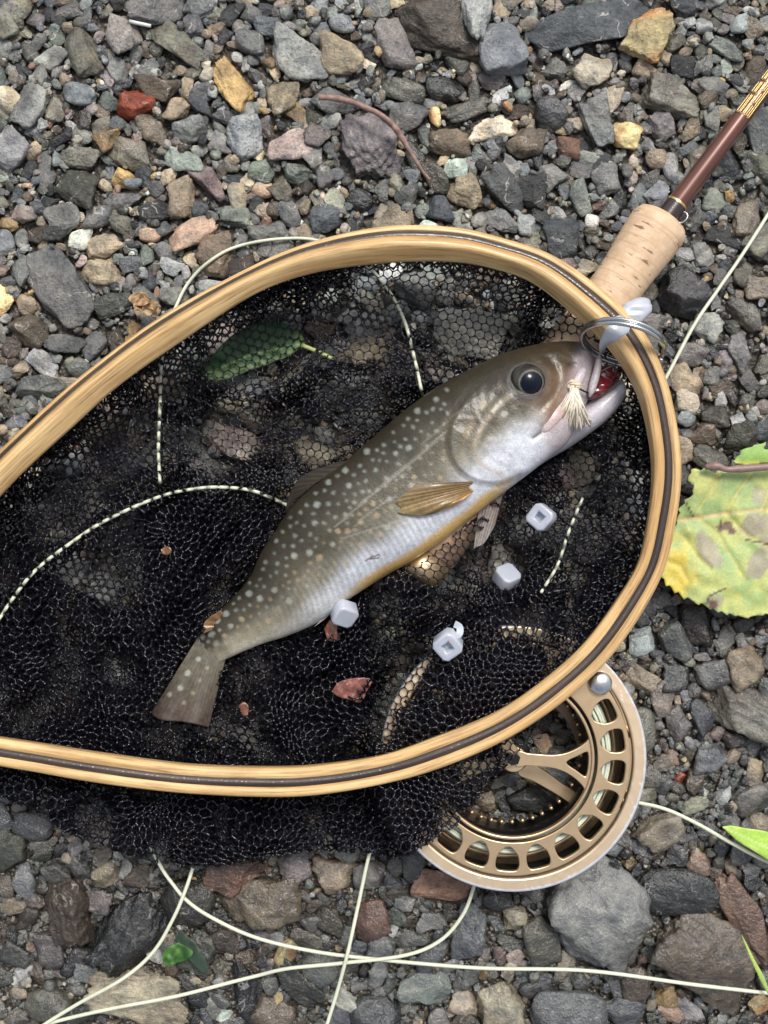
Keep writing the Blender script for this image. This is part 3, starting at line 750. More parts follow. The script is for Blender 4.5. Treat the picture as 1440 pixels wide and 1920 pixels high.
# the same gravel bank goes on round the part that was laid stone by stone
for i in (-1, 0, 1):
    for j in (-1, 0, 1):
        if i or j:
            g2 = g.copy(); COL.objects.link(g2); g2.location = g.location + Vector((i * 1785 * P, j * 2265 * P, 0))
            tag(g2, 'wet mixed gravel of the bank going on beyond the picture', 'gravel', kind='stuff')
# ---------------------------------------------------------------- landing net hoop
def interp_tab(n, tab):
    """table of (station index, value) -> n rows"""
    t = np.array(tab, float); return np.interp(np.linspace(0, len(HOOP_O) - 1, n), t[:, 0], t[:, 1])
NH = 520
HO = crom(HOOP_O, NH); HI = crom(HOOP_I, NH)
HZ = interp_tab(NH, [(0, .040), (9, .041), (14, .040), (20, .038), (27, .037), (34, .038)])
hoop_roll = interp_tab(NH, [(0, 48), (6, 46), (8, 42), (10, 33), (12, 24), (14, 12), (16, 0), (18, -8), (21, -10), (24, -8), (28, -8), (34, -8)]) * math.pi / 180
netroot = empty('landing_net', pos(600, 960, .038), 'wooden landing net with a black rubber mesh bag holding the fish', 'landing net')
C3 = pos((HO[:, 0] + HI[:, 0]) / 2, (HO[:, 1] + HI[:, 1]) / 2, HZ)
O3 = pos(HO[:, 0], HO[:, 1], HZ); I3 = pos(HI[:, 0], HI[:, 1], HZ)
wid = np.linalg.norm(O3 - I3, axis=1); rad = (O3 - I3) / wid[:, None]
arc = np.r_[0, np.cumsum(np.linalg.norm(np.diff(C3, axis=0), axis=1))]
w0, h0 = .0100, .0088
ext = w0 * np.cos(hoop_roll) + .62 * h0 * np.abs(np.sin(hoop_roll)); sc_ = wid / ext
def lam_profile(a, b, ra, rb, sink=0.0):
    """strip of the hoop section from a to b (fractions of the width, + is outward)"""
    pts = []
    def corner(cx, cy, r, a0, a1):
        for t in np.linspace(a0, a1, 5): pts.append((cx + r * math.cos(t), cy + r * math.sin(t)))
    hw, hh = w0, h0 / 2 - sink
    if rb: corner(b * hw - rb, hh - rb, rb, 0, math.pi / 2)
    else: pts.append((b * hw, hh))
    if ra: corner(a * hw + ra, hh - ra, ra, math.pi / 2, math.pi)
    else: pts.append((a * hw, hh))
    if ra: corner(a * hw + ra, -hh + ra, ra, math.pi, 1.5 * math.pi)
    else: pts.append((a * hw, -hh))
    if rb: corner(b * hw - rb, -hh + rb, rb, 1.5 * math.pi, 2 * math.pi)
    else: pts.append((b * hw, -hh))
    return np.array(pts)
def sweep_lam(name, prof, mat):
    m = len(prof); cr = np.cos(hoop_roll); sr = np.sin(hoop_roll)
    # roll leans the top of the section toward the middle of the hoop, so its inner face shows
    X = (prof[None, :, 0] * cr[:, None] + prof[None, :, 1] * sr[:, None]) * sc_[:, None]
    Z = (-prof[None, :, 0] * sr[:, None] + prof[None, :, 1] * cr[:, None]) * sc_[:, None]
    v = C3[:, None] + rad[:, None] * X[..., None]; v[..., 2] += Z
    wob = fbm(arc * 22, arc * 0, 3)[:, None] * .00018
    v = v + rad[:, None] * wob[..., None]
    uv = np.stack([arc[:, None] + 0 * prof[None, :, 0], prof[None, :, 0] + 0 * arc[:, None], prof[None, :, 1] + 0 * arc[:, None]], -1)
    return mk(name, v.reshape(-1, 3), quads_grid(NH, m, close_m=True)[:, ::-1], mat, netroot, uv=uv.reshape(-1, 3))
sweep_lam('outer_wood_strip', lam_profile(.15, .5, 0, .0017), M_MAPLE)
sweep_lam('dark_wood_strip', lam_profile(-.13, .1495, 0, 0, .00006), M_WALNUT)
sweep_lam('inner_wood_strip', lam_profile(-.5, -.1305, .0018, 0), M_MAPLE)
# short handle where both ends of the hoop meet, left of the picture
hp = evenpath([(-360, 1243, .039), (-460, 1243, .039), (-560, 1240, .038), (-700, 1238, .037)], 12)
hv, hf = tube(np.array([pos(a, b, c) for a, b, c in hp]), np.interp(np.linspace(0, 1, len(hp)), [0, .3, .7, 1], [.008, .012, .014, .011]), 16)
mk('handle', hv, hf, M_MAPLE, netroot, uv=np.c_[hv[:, 0], hv[:, 1], hv[:, 2]])

# ---------------------------------------------------------------- net bag
INNER = np.stack([HO[:, 0] * .42 + HI[:, 0] * .58, HO[:, 1] * .42 + HI[:, 1] * .58], -1)
INN_S = INNER[::5]
FISH_AX = np.array([(395,1205),(515,1145),(655,1010),(790,895),(905,810),(1010,750),(1110,700)], float)
def windows(x, y):
    """0 where only the lowest layer of mesh lies, 1 where the bag is bunched up"""
    w = np.zeros_like(x)
    for cx, cy, rx, ry, an, st in ((790,560,140,58,15,1), (890,625,85,68,10,1), (660,630,90,55,0,.8), (490,665,118,58,-15,.85), (420,825,85,60,-35,.9), (200,850,120,60,-40,.66),
                                   (600,830,55,45,-30,.8), (690,760,50,40,-30,.7), (838,1042,85,44,-25,1.3), (940,1060,48,44,0,1), (1090,885,34,50,0,1.2), (760,1272,30,66,30,1), (718,1350,22,44,5,.9), (1065,615,55,36,25,1.2),
                                   (930,975,36,42,0,.75), (1040,940,40,40,0,.55), (640,560,90,34,-12,.6), (985,1395,42,22,-20,.9), (120,960,90,50,-40,.66), (1050,1005,18,50,0,.6)):
        a = R(an); u = ((x - cx) * math.cos(a) + (y - cy) * math.sin(a)) / rx; v = (-(x - cx) * math.sin(a) + (y - cy) * math.cos(a)) / ry
        w = np.maximum(w, st * sstep(1.25, .8, np.hypot(u, v)))
    mid_ = .66 * sstep(-.22, .12, fbm(x / 95, y / 75, 777, 2)) * sstep(985, 880, y - .12 * (x - 300)) * sstep(1050, 960, x)
    w = np.maximum(w, mid_)
    w = np.maximum(w, .66 * sstep(.02, .22, fbm(x / 60, y / 90, 778, 2)))
    return np.clip(1 - w, 0, 1)
def fold(x, y, s):
    """height of the folds, 0..1"""
    wx = x + 40 * vnoise(x / 160, y / 160, 40 + s); wy = y + 40 * vnoise(x / 160, y / 160, 50 + s)
    u = wx * .55 + wy * .83; v = wx * .83 - wy * .55
    a = 1 - np.abs(fbm(u / 105, v / 230, 60 + s, 2)) * 2.4
    b = 1 - np.abs(fbm(u / 50, v / 90, 70 + s, 2)) * 2.2
    return np.clip(.65 * np.clip(a, 0, 1) ** 1.6 + .35 * np.clip(b, 0, 1) ** 1.5, 0, 1)
RODA = np.array([(1262, 392), (760, 1106)], float)
SILH = np.array([(366,1200),(400,1160),(435,1122),(468,1082),(490,1035),(520,990),(540,950),(548,930),(580,900),(650,858),(705,811),(760,764),(815,724),(875,691),(930,664),(985,646),(1035,637),(1078,635),(1110,637),(1128,652),(1128,700),(1170,705),(1182,735),(1160,770),(1138,792),(1105,818),(1066,846),(1000,890),(952,922),(912,952),(870,986),(825,1021),(775,1054),(720,1086),(660,1124),(605,1168),(545,1194),(490,1212),(440,1233),(413,1246),(408,1290),(392,1366),(340,1360),(280,1345),(310,1285),(345,1230)], float)
def net_z(x, y, layer):
    hd = hsm(x, y)
    dr = polydist(x, y, RODA); rod_ = .0165 + .0112 * np.sqrt(np.clip(1 - (dr / 62) ** 2, 0, 1)) 
    hd = np.where(dr < 62, np.maximum(hd, rod_), hd)
    hd = np.maximum(hd, .009 + (.0305 - .009) * sstep(292, 256, np.hypot(x - 962, y - 1421)))
    obst_ = np.maximum(sstep(85, 60, dr), sstep(290, 250, np.hypot(x - 962, y - 1421)))
    d = polydist(x, y, INN_S)
    dens = windows(x, y)
    z = hd + .0012 + np.array([0, .0012, .0024, .0062])[layer] * (.25 + .75 * dens) + (.0105 + .0012 * layer) * fold(x, y, 0) * sstep(.1, .5, dens) * sstep(0, 60, d) * (1 - .75 * obst_)
    z = z + .0008 * vnoise(x / 23, y / 23, 80 + layer)
    ins = inpoly(x, y, INNER)
    wall = np.clip(1 - d / 62, 0, 1)
    z = np.where(ins, z + (.034 - z) * wall ** 2.4, z + (.029 - z) * np.clip(1 - d / 40, 0, 1) ** 2)
    # clear of the fish lying on it
    df = polydist(x, y, FISH_AX)
    lift = .006 * np.exp(-((df - 120) / 26) ** 2) * sstep(900, 1150, y) * (layer > 0)
    z = z + lift * dens
    z = np.where(inpoly(x, y, SILH), np.minimum(z, .0085), z)
    return z
def hexnet(layer, pitch, ang, warp, thick, keep, seed):
    """hexagonal mesh of rubber threads, cut to the bag, laid over the ground"""
    a = R(ang); hx = pitch; hy = pitch * math.sqrt(3) / 2
    n = int(1900 / pitch) + 4
    I, J = np.meshgrid(np.arange(-n, n), np.arange(-n, n), indexing='ij')
    cx = (I + .5 * (J & 1)) * hx; cy = J * hy                     # cell centres
    # hexagon corners: top and lower-right style vertices of each cell
    r = pitch / math.sqrt(3)
    A = np.stack([cx, cy - r], -1); B = np.stack([cx, cy + r], -1)
    vid = np.arange(I.size).reshape(I.shape)
    N = I.size; V = np.concatenate([A.reshape(-1, 2), B.reshape(-1, 2)])
    odd = (J & 1)
    def idx(ii, jj):
        ok = (ii >= -n) & (ii < n) & (jj >= -n) & (jj < n)
        return np.where(ok, (ii + n) * (2 * n) + (jj + n), -1)
    # A(cell) is the top corner = B of the two cells two rows above is not adjacent; A joins B of up-left, up-right cells
    ul = idx(I - 1 + odd, J - 1); ur = idx(I + odd, J - 1); dn = idx(I, J - 2)
    E = []
    for q, o in ((ul, N), (ur, N), (dn, N)):
        m = q >= 0; E.append(np.stack([vid[m], q[m] + o], -1))
    E = np.concatenate(E)
    L = np.linalg.norm(V[E[:, 0]] - V[E[:, 1]], axis=1); E = E[np.abs(L - r) < r * .1]
    c, s = math.cos(a), math.sin(a)
    X = 620 + V[:, 0] * c - V[:, 1] * s; Y = 1020 + V[:, 0] * s + V[:, 1] * c
    box = (X > -180) & (X < 1350) & (Y > 380) & (Y < 1720)
    dens = windows(X, Y)
    am = warp * (.35 + .65 * dens)
    wx = am * fbm(X / 120, Y / 120, seed, 2) + .12 * am * vnoise(X / 26, Y / 26, seed + 9)
    wy = am * fbm(X / 120, Y / 120, seed + 5, 2) + .12 * am * vnoise(X / 26, Y / 26, seed + 11)
    jit = np.random.default_rng(seed).normal(size=(2, len(X))) * .45
    X = X + wx + jit[0]; Y = Y + wy + jit[1]
    m = (inpoly(X, Y, INNER) | inpoly(X, Y, BAGPOLY)) & (X > -150) & box
    if keep is not None: m &= keep(X, Y)
    E = E[m[E[:, 0]] & m[E[:, 1]]]
    u, inv = np.unique(E.ravel(), return_inverse=True); E = inv.reshape(-1, 2)
    X = X[u]; Y = Y[u]; Z = net_z(X, Y, layer); Pn = pos(X, Y, Z)
    return Pn, E
def thread_mesh(bag, Pn, E, r, seg=4, node=1.25):
    a = Pn[E[:, 0]]; b = Pn[E[:, 1]]; t = b - a; L = np.linalg.norm(t, axis=1); ok = (L > 1e-5) & (L < .0075); a, b, t, L = a[ok], b[ok], t[ok], L[ok]
    t = t / L[:, None]; up = np.array([0, 0, 1.0]); s = np.cross(t, up); s /= np.linalg.norm(s, axis=1)[:, None] + 1e-9; w = np.cross(s, t)
    ang = np.linspace(0, 2 * np.pi, seg, endpoint=False) + math.pi / 4
    mid = (a + b) / 2; mid = mid - np.array([0, 0, r * .5])
    rings = []
    for p, q in ((a, 1.0), (mid, .72), (b, 1.0)):
        rings.append(p[:, None] + r * q * (np.cos(ang)[None, :, None] * s[:, None] + np.sin(ang)[None, :, None] * w[:, None]))
    v = np.stack(rings, 1)       # n,3,seg,3
    n = len(a); base = (np.arange(n) * 3 * seg)[:, None]
    k = np.arange(seg); k2 = (k + 1) % seg
    f = []
    for g in (0, 1):
        f.append(np.stack([base + g * seg + k, base + (g + 1) * seg + k, base + (g + 1) * seg + k2, base + g * seg + k2], -1).reshape(-1, 4))
    bag.add(v.reshape(-1, 3), [np.concatenate(f)])
    # knots
    o = np.array([[1, 0, 0], [0, 1, 0], [-1, 0, 0], [0, -1, 0], [0, 0, 1], [0, 0, -1.]]) * r * node
    fo = np.array([[0, 1, 4], [1, 2, 4], [2, 3, 4], [3, 0, 4], [1, 0, 5], [2, 1, 5], [3, 2, 5], [0, 3, 5]])
    vv = (Pn[:, None] + o[None]).reshape(-1, 3); ff = (np.arange(len(Pn))[:, None, None] * 6 + fo[None]).reshape(-1, 3)
    bag.add(vv, [ff])
nb = Bag()
Pn, E = hexnet(0, 16.5, 12, 26, 1, None, 21); thread_mesh(nb, Pn, E, .00034, node=1.5)
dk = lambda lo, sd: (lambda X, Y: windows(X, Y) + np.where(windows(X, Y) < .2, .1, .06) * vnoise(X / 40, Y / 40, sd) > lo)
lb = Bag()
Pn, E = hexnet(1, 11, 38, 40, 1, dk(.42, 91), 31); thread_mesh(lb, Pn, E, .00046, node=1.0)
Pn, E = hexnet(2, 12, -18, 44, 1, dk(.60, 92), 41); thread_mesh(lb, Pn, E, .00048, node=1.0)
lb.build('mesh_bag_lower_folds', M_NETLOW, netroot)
Pn, E = hexnet(3, 17, 8, 30, 1, dk(.24, 93), 51); thread_mesh(nb, Pn, E, .00054, node=1.55)
# the bunched selvedge under the hoop: rows of loops from the wood down to the stones
Pw = []; Ew = []
S = evenpath(INNER, 11)
for k in range(5):
    off = .0005 + .0011 * k
    nx = np.gradient(S, axis=0); nx = np.stack([-nx[:, 1], nx[:, 0]], -1); nx /= np.linalg.norm(nx, axis=1)[:, None]
    cen = np.array([620., 1000.]); sg = np.sign(((cen - S) * nx).sum(1))[:, None]; nx = nx * sg
    o = np.array([4, 14, 22, 30, 38])[k]
    q = S + nx * (o + 3 * vnoise(np.arange(len(S)) * .3, k * 7.1 + 0 * S[:, 0], 5)[:, None]) + np.stack([3 * vnoise(np.arange(len(S)) * .9, 0 * S[:, 0], 6 + k)] * 2, -1)
    z = [.036, .031, .026, .021, .016][k] + .0012 * vnoise(np.arange(len(S)) * .7, k + 0 * S[:, 0], 9)
    Pw.append(pos(q[:, 0], q[:, 1], z))
ns = len(S); Pw = np.concatenate(Pw)
for k in range(5):
    i = np.arange(ns - 1)
    if k in (0,): Ew.append(np.stack([k * ns + i, k * ns + i + 1], -1))
    if k < 4:
        sh = (i + (k & 1)) % 2 == 0
        Ew.append(np.stack([k * ns + i[sh], (k + 1) * ns + i[sh] + 1], -1)); Ew.append(np.stack([k * ns + i[~sh] + 1, (k + 1) * ns + i[~sh]], -1))
        Ew.append(np.stack([k * ns + i[sh], (k + 1) * ns + i[sh]], -1))
thread_mesh(nb, Pw, np.concatenate(Ew), .00045)
nb.build('mesh_bag', M_NET, netroot)
print('net', time.time() - T0, sum(len(f) for f in nb.f4) * 2 + sum(len(f) for f in nb.f3))
# ---------------------------------------------------------------- the fish
DS = np.array([(366,1200),(400,1160),(435,1122),(468,1082),(490,1035),(520,990),(550,945),(595,905),(650,862),(705,815),(760,768),(815,728),(875,695),(930,668),(985,650),(1035,641),(1078,639),(1105,641),(1122,652)], float)
VS = np.array([(410,1243),(440,1229),(490,1208),(545,1190),(605,1162),(660,1120),(720,1082),(775,1050),(825,1017),(870,982),(912,948),(952,918),(992,888),(1030,858),(1062,832),(1082,798),(1096,765),(1107,740),(1116,712)], float)
NS, NA = 620, 200
d_ = crom(DS, NS); v_ = crom(VS, NS)
sN = np.linspace(0, 1, NS)
half = np.linalg.norm(d_ - v_, axis=1) / 2
def btab(s): return np.interp(s, [0, .05, .2, .4, .6, .75, .88, .96, 1], [.10, .42, .56, .62, .64, .64, .66, .7, .72])
bth = half * btab(sN)
zc = .0125 + np.interp(sN, [0, .15, .5, .8, 1], [.002, .003, .0, .003, .0065]) + bth * P * .97
# close the snout
e_ = np.clip((sN - .972) / .028, 0, 1); shut = np.sqrt(np.clip(1 - e_**2.2, 0, 1)); shut[-1] = .02
mid = (d_ + v_) / 2; axd = (d_ - v_) / (2 * half[:, None])
fwd = np.array([.55, -.45]); mid = mid + (e_[:, None] * 7) * fwd
th = np.linspace(0, 2 * np.pi, NA, endpoint=False)       # 0 back, pi/2 up side, pi belly
ct = np.cos(th); st_ = np.sin(th)
off = half[:, None] * shut[:, None] * np.sign(ct) * np.abs(ct) ** .96
hh_ = bth[:, None] * shut[:, None] * np.sign(st_) * np.abs(st_) ** .92
FX = mid[:, 0:1] + axd[:, 0:1] * off; FY = mid[:, 1:2] + axd[:, 1:2] * off
FZ = zc[:, None] + hh_ * P
up = sstep(-.1, .5, st_)[None, :] * np.ones((NS, 1))
def bumpz(fn): 
    global FZ
    FZ = FZ + fn * up
def path_d(pts): return polydist(FX, FY, crom(pts, len(pts) * 8))
def blob(cx, cy, rx, ry=None, an=0):
    ry = ry or rx; a = R(an); u = ((FX - cx) * math.cos(a) + (FY - cy) * math.sin(a)) / rx; w = (-(FX - cx) * math.sin(a) + (FY - cy) * math.cos(a)) / ry
    return np.exp(-(u * u + w * w))
OPC = [(905,712),(872,745),(846,785),(838,825),(846,862),(868,890),(898,905),(935,908),(975,893)]   # rear edge of the gill cover
PRE = [(955,742),(925,770),(900,808),(890,842),(905,872),(940,890)]                                     # cheek ridge
SLT = [(1085,722),(1062,752),(1040,782),(1018,806),(1000,820)]                                          # line behind the upper jaw
opd = path_d(OPC); prd = path_d(PRE); sld = path_d(SLT)
opoly = np.array(OPC + [(1130,800),(1130,600),(940,660)], float)
inop = inpoly(FX, FY, opoly)
bumpz(np.where(inop, .0007 * np.exp(-(opd / 26) ** 2) * sstep(0, 8, opd), -.0002 * np.exp(-(opd / 9) ** 2) * sstep(0, 5, opd)) * sstep(700, 770, FY))
bumpz(.0002 * np.exp(-(prd / 11) ** 2) - .0002 * np.exp(-((prd - 16) / 8) ** 2))
bumpz(-.0010 * np.exp(-(sld / 7) ** 2))
bumpz(.0016 * blob(988, 716, 40, 34, -35) - .0006 * blob(1075, 684, 7, 5))
bumpz(.0008 * blob(1090, 668, 16) + .0006 * blob(1048, 660, 14, 9, -20))
bumpz(-.0007 * np.exp(-(path_d([(1030,672),(1046,700),(1040,735),(1015,765)]) / 8) ** 2))
bumpz(.0003 * fbm(FX / 16, FY / 16, 301, 3) * (sN[:, None] > .6) + .0002 * fbm(FX / 30, FY / 30, 302, 2))
# pigment -------------------------------------------------------------
frac = (1 - ct[None, :]) / 2 * np.ones((NS, 1))           # 0 back .. 1 belly
S2 = sN[:, None] * np.ones((1, NA))
nz = fbm(FX / 38, FY / 38, 310, 4); nf = fbm(FX / 7, FY / 7, 320, 3)
f2 = frac + .05 * nz
def lerp(a, b, t): return a * (1 - t[..., None]) + np.array(b) * t[..., None]
C = np.ones(FX.shape + (3,)) * np.array([.036, .030, .018])
C = lerp(C, (.080, .070, .047), sstep(.12, .42, f2))
C = lerp(C, (.22, .205, .155), sstep(.42, .62, f2))
bel = sstep(.58, .80, f2 + .10 * sstep(.5, .75, S2) - .14 * sstep(.35, .1, S2))
C = lerp(C, (.66, .68, .72), bel)
C = lerp(C, (.40, .36, .24), .8 * sstep(.32, .1, S2) * sstep(.5, .9, frac))
C = C * (1 + .22 * nf + .16 * nz)[..., None]
# orange belly edge between the paired fins and the anal fin
och = sstep(.88, .95, frac + .02 * nz) * sstep(.24, .32, S2) * sstep(.66, .56, S2)
C = lerp(C, (.78, .46, .08), .85 * och)
# fine bars of the muscle blocks low on the rear flank
sp_ = S2 * 1000 + (frac - .5) ** 2 * 120
bars = .5 + .5 * np.sin(sp_ * .62)
bm_ = sstep(.42, .6, frac) * sstep(.12, .22, S2) * sstep(.56, .44, S2) * sstep(1.0, .8, frac)
C = C * (1 - .26 * bars * bm_)[..., None]
# spots, laid out on the skin
sr_ = np.random.default_rng(77); spots = []
tries = 0
bx_ = lambda s, f: (mid[int(s * (NS - 1))] + axd[int(s * (NS - 1))] * half[int(s * (NS - 1))] * (1 - 2 * f))
while len(spots) < 200 and tries < 9000:
    tries += 1
    s = sr_.uniform(0, .745); f = sr_.uniform(.05, .70)
    if sr_.random() < (f - .42) * 1.6: continue
    q = bx_(s, f)
    if q[0] > 838 + (q[1] - 800) * -.1: continue
    big_ = sr_.random() < .30
    rr = sr_.uniform(4.6, 6.6) if big_ else sr_.uniform(2.6, 4.2)
    if any((q[0] - a) ** 2 + (q[1] - b) ** 2 < (rr + c + 6) ** 2 for a, b, c, _ in spots): continue
    spots.append((q[0], q[1], rr, f))
topm = (st_[None, :] > -.15) * np.ones((NS, 1))
for (a, b, rr, f) in spots:
    m = (np.abs(FX - a) < 16) & (np.abs(FY - b) < 16) & (topm > 0)
    if not m.any(): continue
    dd = np.hypot((FX[m] - a) * 1.0, (FY[m] - b) * 1.0) + 1.3 * vnoise(FX[m] / 4, FY[m] / 4, 7)
    t = sstep(rr + 2.6, rr - 3.2, dd) * (.56 if rr > 4.5 else .42)
    warm = f > .40 and sr_.random() < .75
    tc = (.50, .38, .23) if warm else ((.47, .48, .40) if f > .3 else (.40, .45, .40))
    C[m] = lerp(C[m], tc, t)
# dark halo patches and scratches
for pts, w, cc in (([(628,988),(700,925),(790,850),(838,808)], 1.5, (.42, .41, .36)), ([(655,1000),(690,962),(742,930)], 1.1, (.38, .36, .3)),
                   ([(560,1130),(600,1085),(640,1050)], 1.0, (.3, .26, .18)), ([(790,835),(850,780),(905,738)], .9, (.3, .27, .2)), ([(640,1010),(720,985),(775,968)], .9, (.45, .43, .38))):
    dd = polydist(FX, FY, np.array(pts, float)); C = lerp(C, cc, .32 * sstep(w + 1.6, w, dd) * (topm > 0))
# head
hd = sstep(.70, .78, S2)
headc = np.ones_like(C) * np.array([.050, .037, .021])
headc = lerp(headc, (.14, .088, .052), sstep(.14, .48, frac + .06 * nz))
headc = lerp(headc, (.25, .165, .10), sstep(.48, .70, frac + .07 * nz))
headc = lerp(headc, (.52, .46, .46), sstep(.70, .88, frac + .06 * nz))
headc = headc * (1 + .20 * nf + .25 * fbm(FX / 20, FY / 20, 333, 3))[..., None]
ih = (inop * 1.0) * hd
C = C * (1 - ih[..., None]) + headc * ih[..., None]
C = lerp(C, (.085, .047, .03), .85 * blob(868, 822, 26, 44, 10) * (ih > 0))
C = lerp(C, (.15, .085, .06), .55 * blob(905, 752, 22, 26, 0) * (ih > 0))
C = lerp(C, (.10, .07, .045), .5 * np.exp(-(opd / 4.5) ** 2) * (topm > 0) * sstep(700, 790, FY) * np.clip(.8 + .5 * nz, 0, 1))
C = lerp(C, (.40, .33, .24), .55 * np.exp(-((prd) / 6) ** 2) * (topm > 0))
C = lerp(C, (.38, .28, .15), .5 * np.exp(-((prd - 20) / 6) ** 2) * (topm > 0) * sstep(-.2, .5, nz))
C = lerp(C, (.04, .03, .02), .85 * np.exp(-(sld / 3.2) ** 2) * (topm > 0))
C = lerp(C, (.045, .04, .035), .7 * np.exp(-((np.hypot((FX - 986) * .92, FY - 715) - 34) / 5) ** 2) * (topm > 0))
C = lerp(C, (.10, .095, .085), .6 * (np.hypot(FX - 986, FY - 715) < 36) * (topm > 0))
C = lerp(C, (.035, .018, .012), .95 * np.clip(1.4 * blob(1074, 684, 9, 5, 10), 0, 1) * (topm > 0))
C = lerp(C, (.52, .45, .47), .75 * sstep(1062, 1095, FX + .3 * (FY - 680) + 5 * nz) * (topm > 0))
C = lerp(C, (.42, .16, .15), .5 * blob(1034, 790, 9, 22, 25) * (topm > 0))
# small dark hair on the flank
dd = np.minimum(polydist(FX, FY, np.array([(686,1052),(698,1044),(712,1040)], float)), polydist(FX, FY, np.array([(688,1049),(710,1046)], float)))
C = lerp(C, (.05, .03, .02), .8 * sstep(1.9, .8, dd) * (topm > 0))
C = np.clip(C, .008, .85)
def ztop(x, y):
    return float(FZ.ravel()[np.argmin(((FX - x) ** 2 + (FY - y) ** 2 + np.where(topm > 0, 0, 1e9)).ravel())])
V = pos(FX, FY, FZ).reshape(-1, 3); Fq = quads_grid(NS, NA, close_m=True)
fishroot = empty('fish', pos(760, 930, .012), 'spotted char with white dots lying on its side in the black mesh, mouth open', 'fish')
body = Bag(); body.add(V, [Fq], C.reshape(-1, 3))
# closing caps
k = np.arange(NA); k2 = (k + 1) % NA
for row in (0, NS - 1):
    cidx = V.reshape(NS, NA, 3)[row].mean(0)
    body.add(np.concatenate([V.reshape(NS, NA, 3)[row], cidx[None]]), [np.stack([k, k2, np.full(NA, NA)], -1) if row == 0 else np.stack([k2, k, np.full(NA, NA)], -1)], C.reshape(NS, NA, 3)[row].mean(0)[None])
# lower jaw grows out of the throat: same mesh
JU = np.array([(955,800),(1010,795),(1050,790),(1085,766),(1112,746),(1140,727),(1160,713),(1170,712)], float)
JL = np.array([(985,890),(1032,860),(1066,840),(1103,815),(1135,790),(1158,765),(1172,743),(1175,733)], float)
NJ, MJ = 160, 72
ju = crom(JU, NJ); jl = crom(JL, NJ); jm = (ju + jl) / 2; jh = np.linalg.norm(ju - jl, axis=1) / 2; ja = (ju - jl) / (2 * jh[:, None])
sj = np.linspace(0, 1, NJ); js = np.sqrt(np.clip(1 - np.clip((sj - .93) / .07, 0, 1) ** 2, 0, 1)); js[-1] = .03
tj = np.linspace(0, 2 * np.pi, MJ, endpoint=False)
jx = jm[:, 0:1] + ja[:, 0:1] * jh[:, None] * js[:, None] * np.cos(tj); jy = jm[:, 1:2] + ja[:, 1:2] * jh[:, None] * js[:, None] * np.cos(tj)
jb = np.interp(sj, [0, .3, .6, 1], [36, 44, 36, 17])
jzc = np.interp(sj, [0, .3, .6, 1], [.0190, .0195, .022, .0245])
jz = jzc[:, None] + P * jb[:, None] * js[:, None] * np.sign(np.sin(tj)) * np.abs(np.sin(tj)) ** .85
jz = jz - .0012 * np.exp(-((np.cos(tj)[None, :] - .72) / .16) ** 2) * sstep(.3, .6, sj)[:, None]
jn = fbm(jx / 15, jy / 15, 400, 3)
jc = np.ones(jx.shape + (3,)) * np.array([.56, .54, .58]); jc = jc * (1 + .15 * jn)[..., None]
jc = lerp(jc, (.45, .32, .14), .85 * sstep(.93, .99, sj)[:, None] * np.clip(.6 + jn, 0, 1))
jc = lerp(jc, (.36, .33, .33), .5 * sstep(.35, .8, np.cos(tj))[None, :] * np.clip(.7 + jn, 0, 1))
body.add(pos(jx, jy, jz).reshape(-1, 3), [quads_grid(NJ, MJ, close_m=True)], jc.reshape(-1, 3))
def mat_fish():
    m = NT('wet_fish_skin'); p = m.posn(); base = m.attr('Col')
    n = m.noise(p, 1800, 3); base = m.mix(1.0, base, m.mix(m.ramp(n, .3, .7), (.82, .82, .82), (1.18, 1.18, 1.18)), 'MULTIPLY')
    v = m.n('ShaderNodeTexVoronoi'); v.inputs['Scale'].default_value = 1500; m.l(p, v.inputs['Vector'])
    m.set(Base_Color=base, Roughness=.42, Specular_IOR_Level=.42, Coat_Weight=.16, Metallic=.05)
    m.b.inputs['Coat Roughness'].default_value = .16
    m.b.inputs['Subsurface Weight'].default_value = .12; m.b.inputs['Subsurface Scale'].default_value = .002
    b = m.bump(v.outputs['Distance'], .45, .00016); b = m.bump(m.noise(p, 350, 3), .25, .0004, b)
    m.set(Normal=b); return m.m
M_FISH = mat_fish()
M_FIN = mat_attr('fin_membrane', .38, .3, nscale=900, namp=.2, bscale=1500, bstr=.4, bdist=.0002, sss=.1)
body.build('body', M_FISH, fishroot)

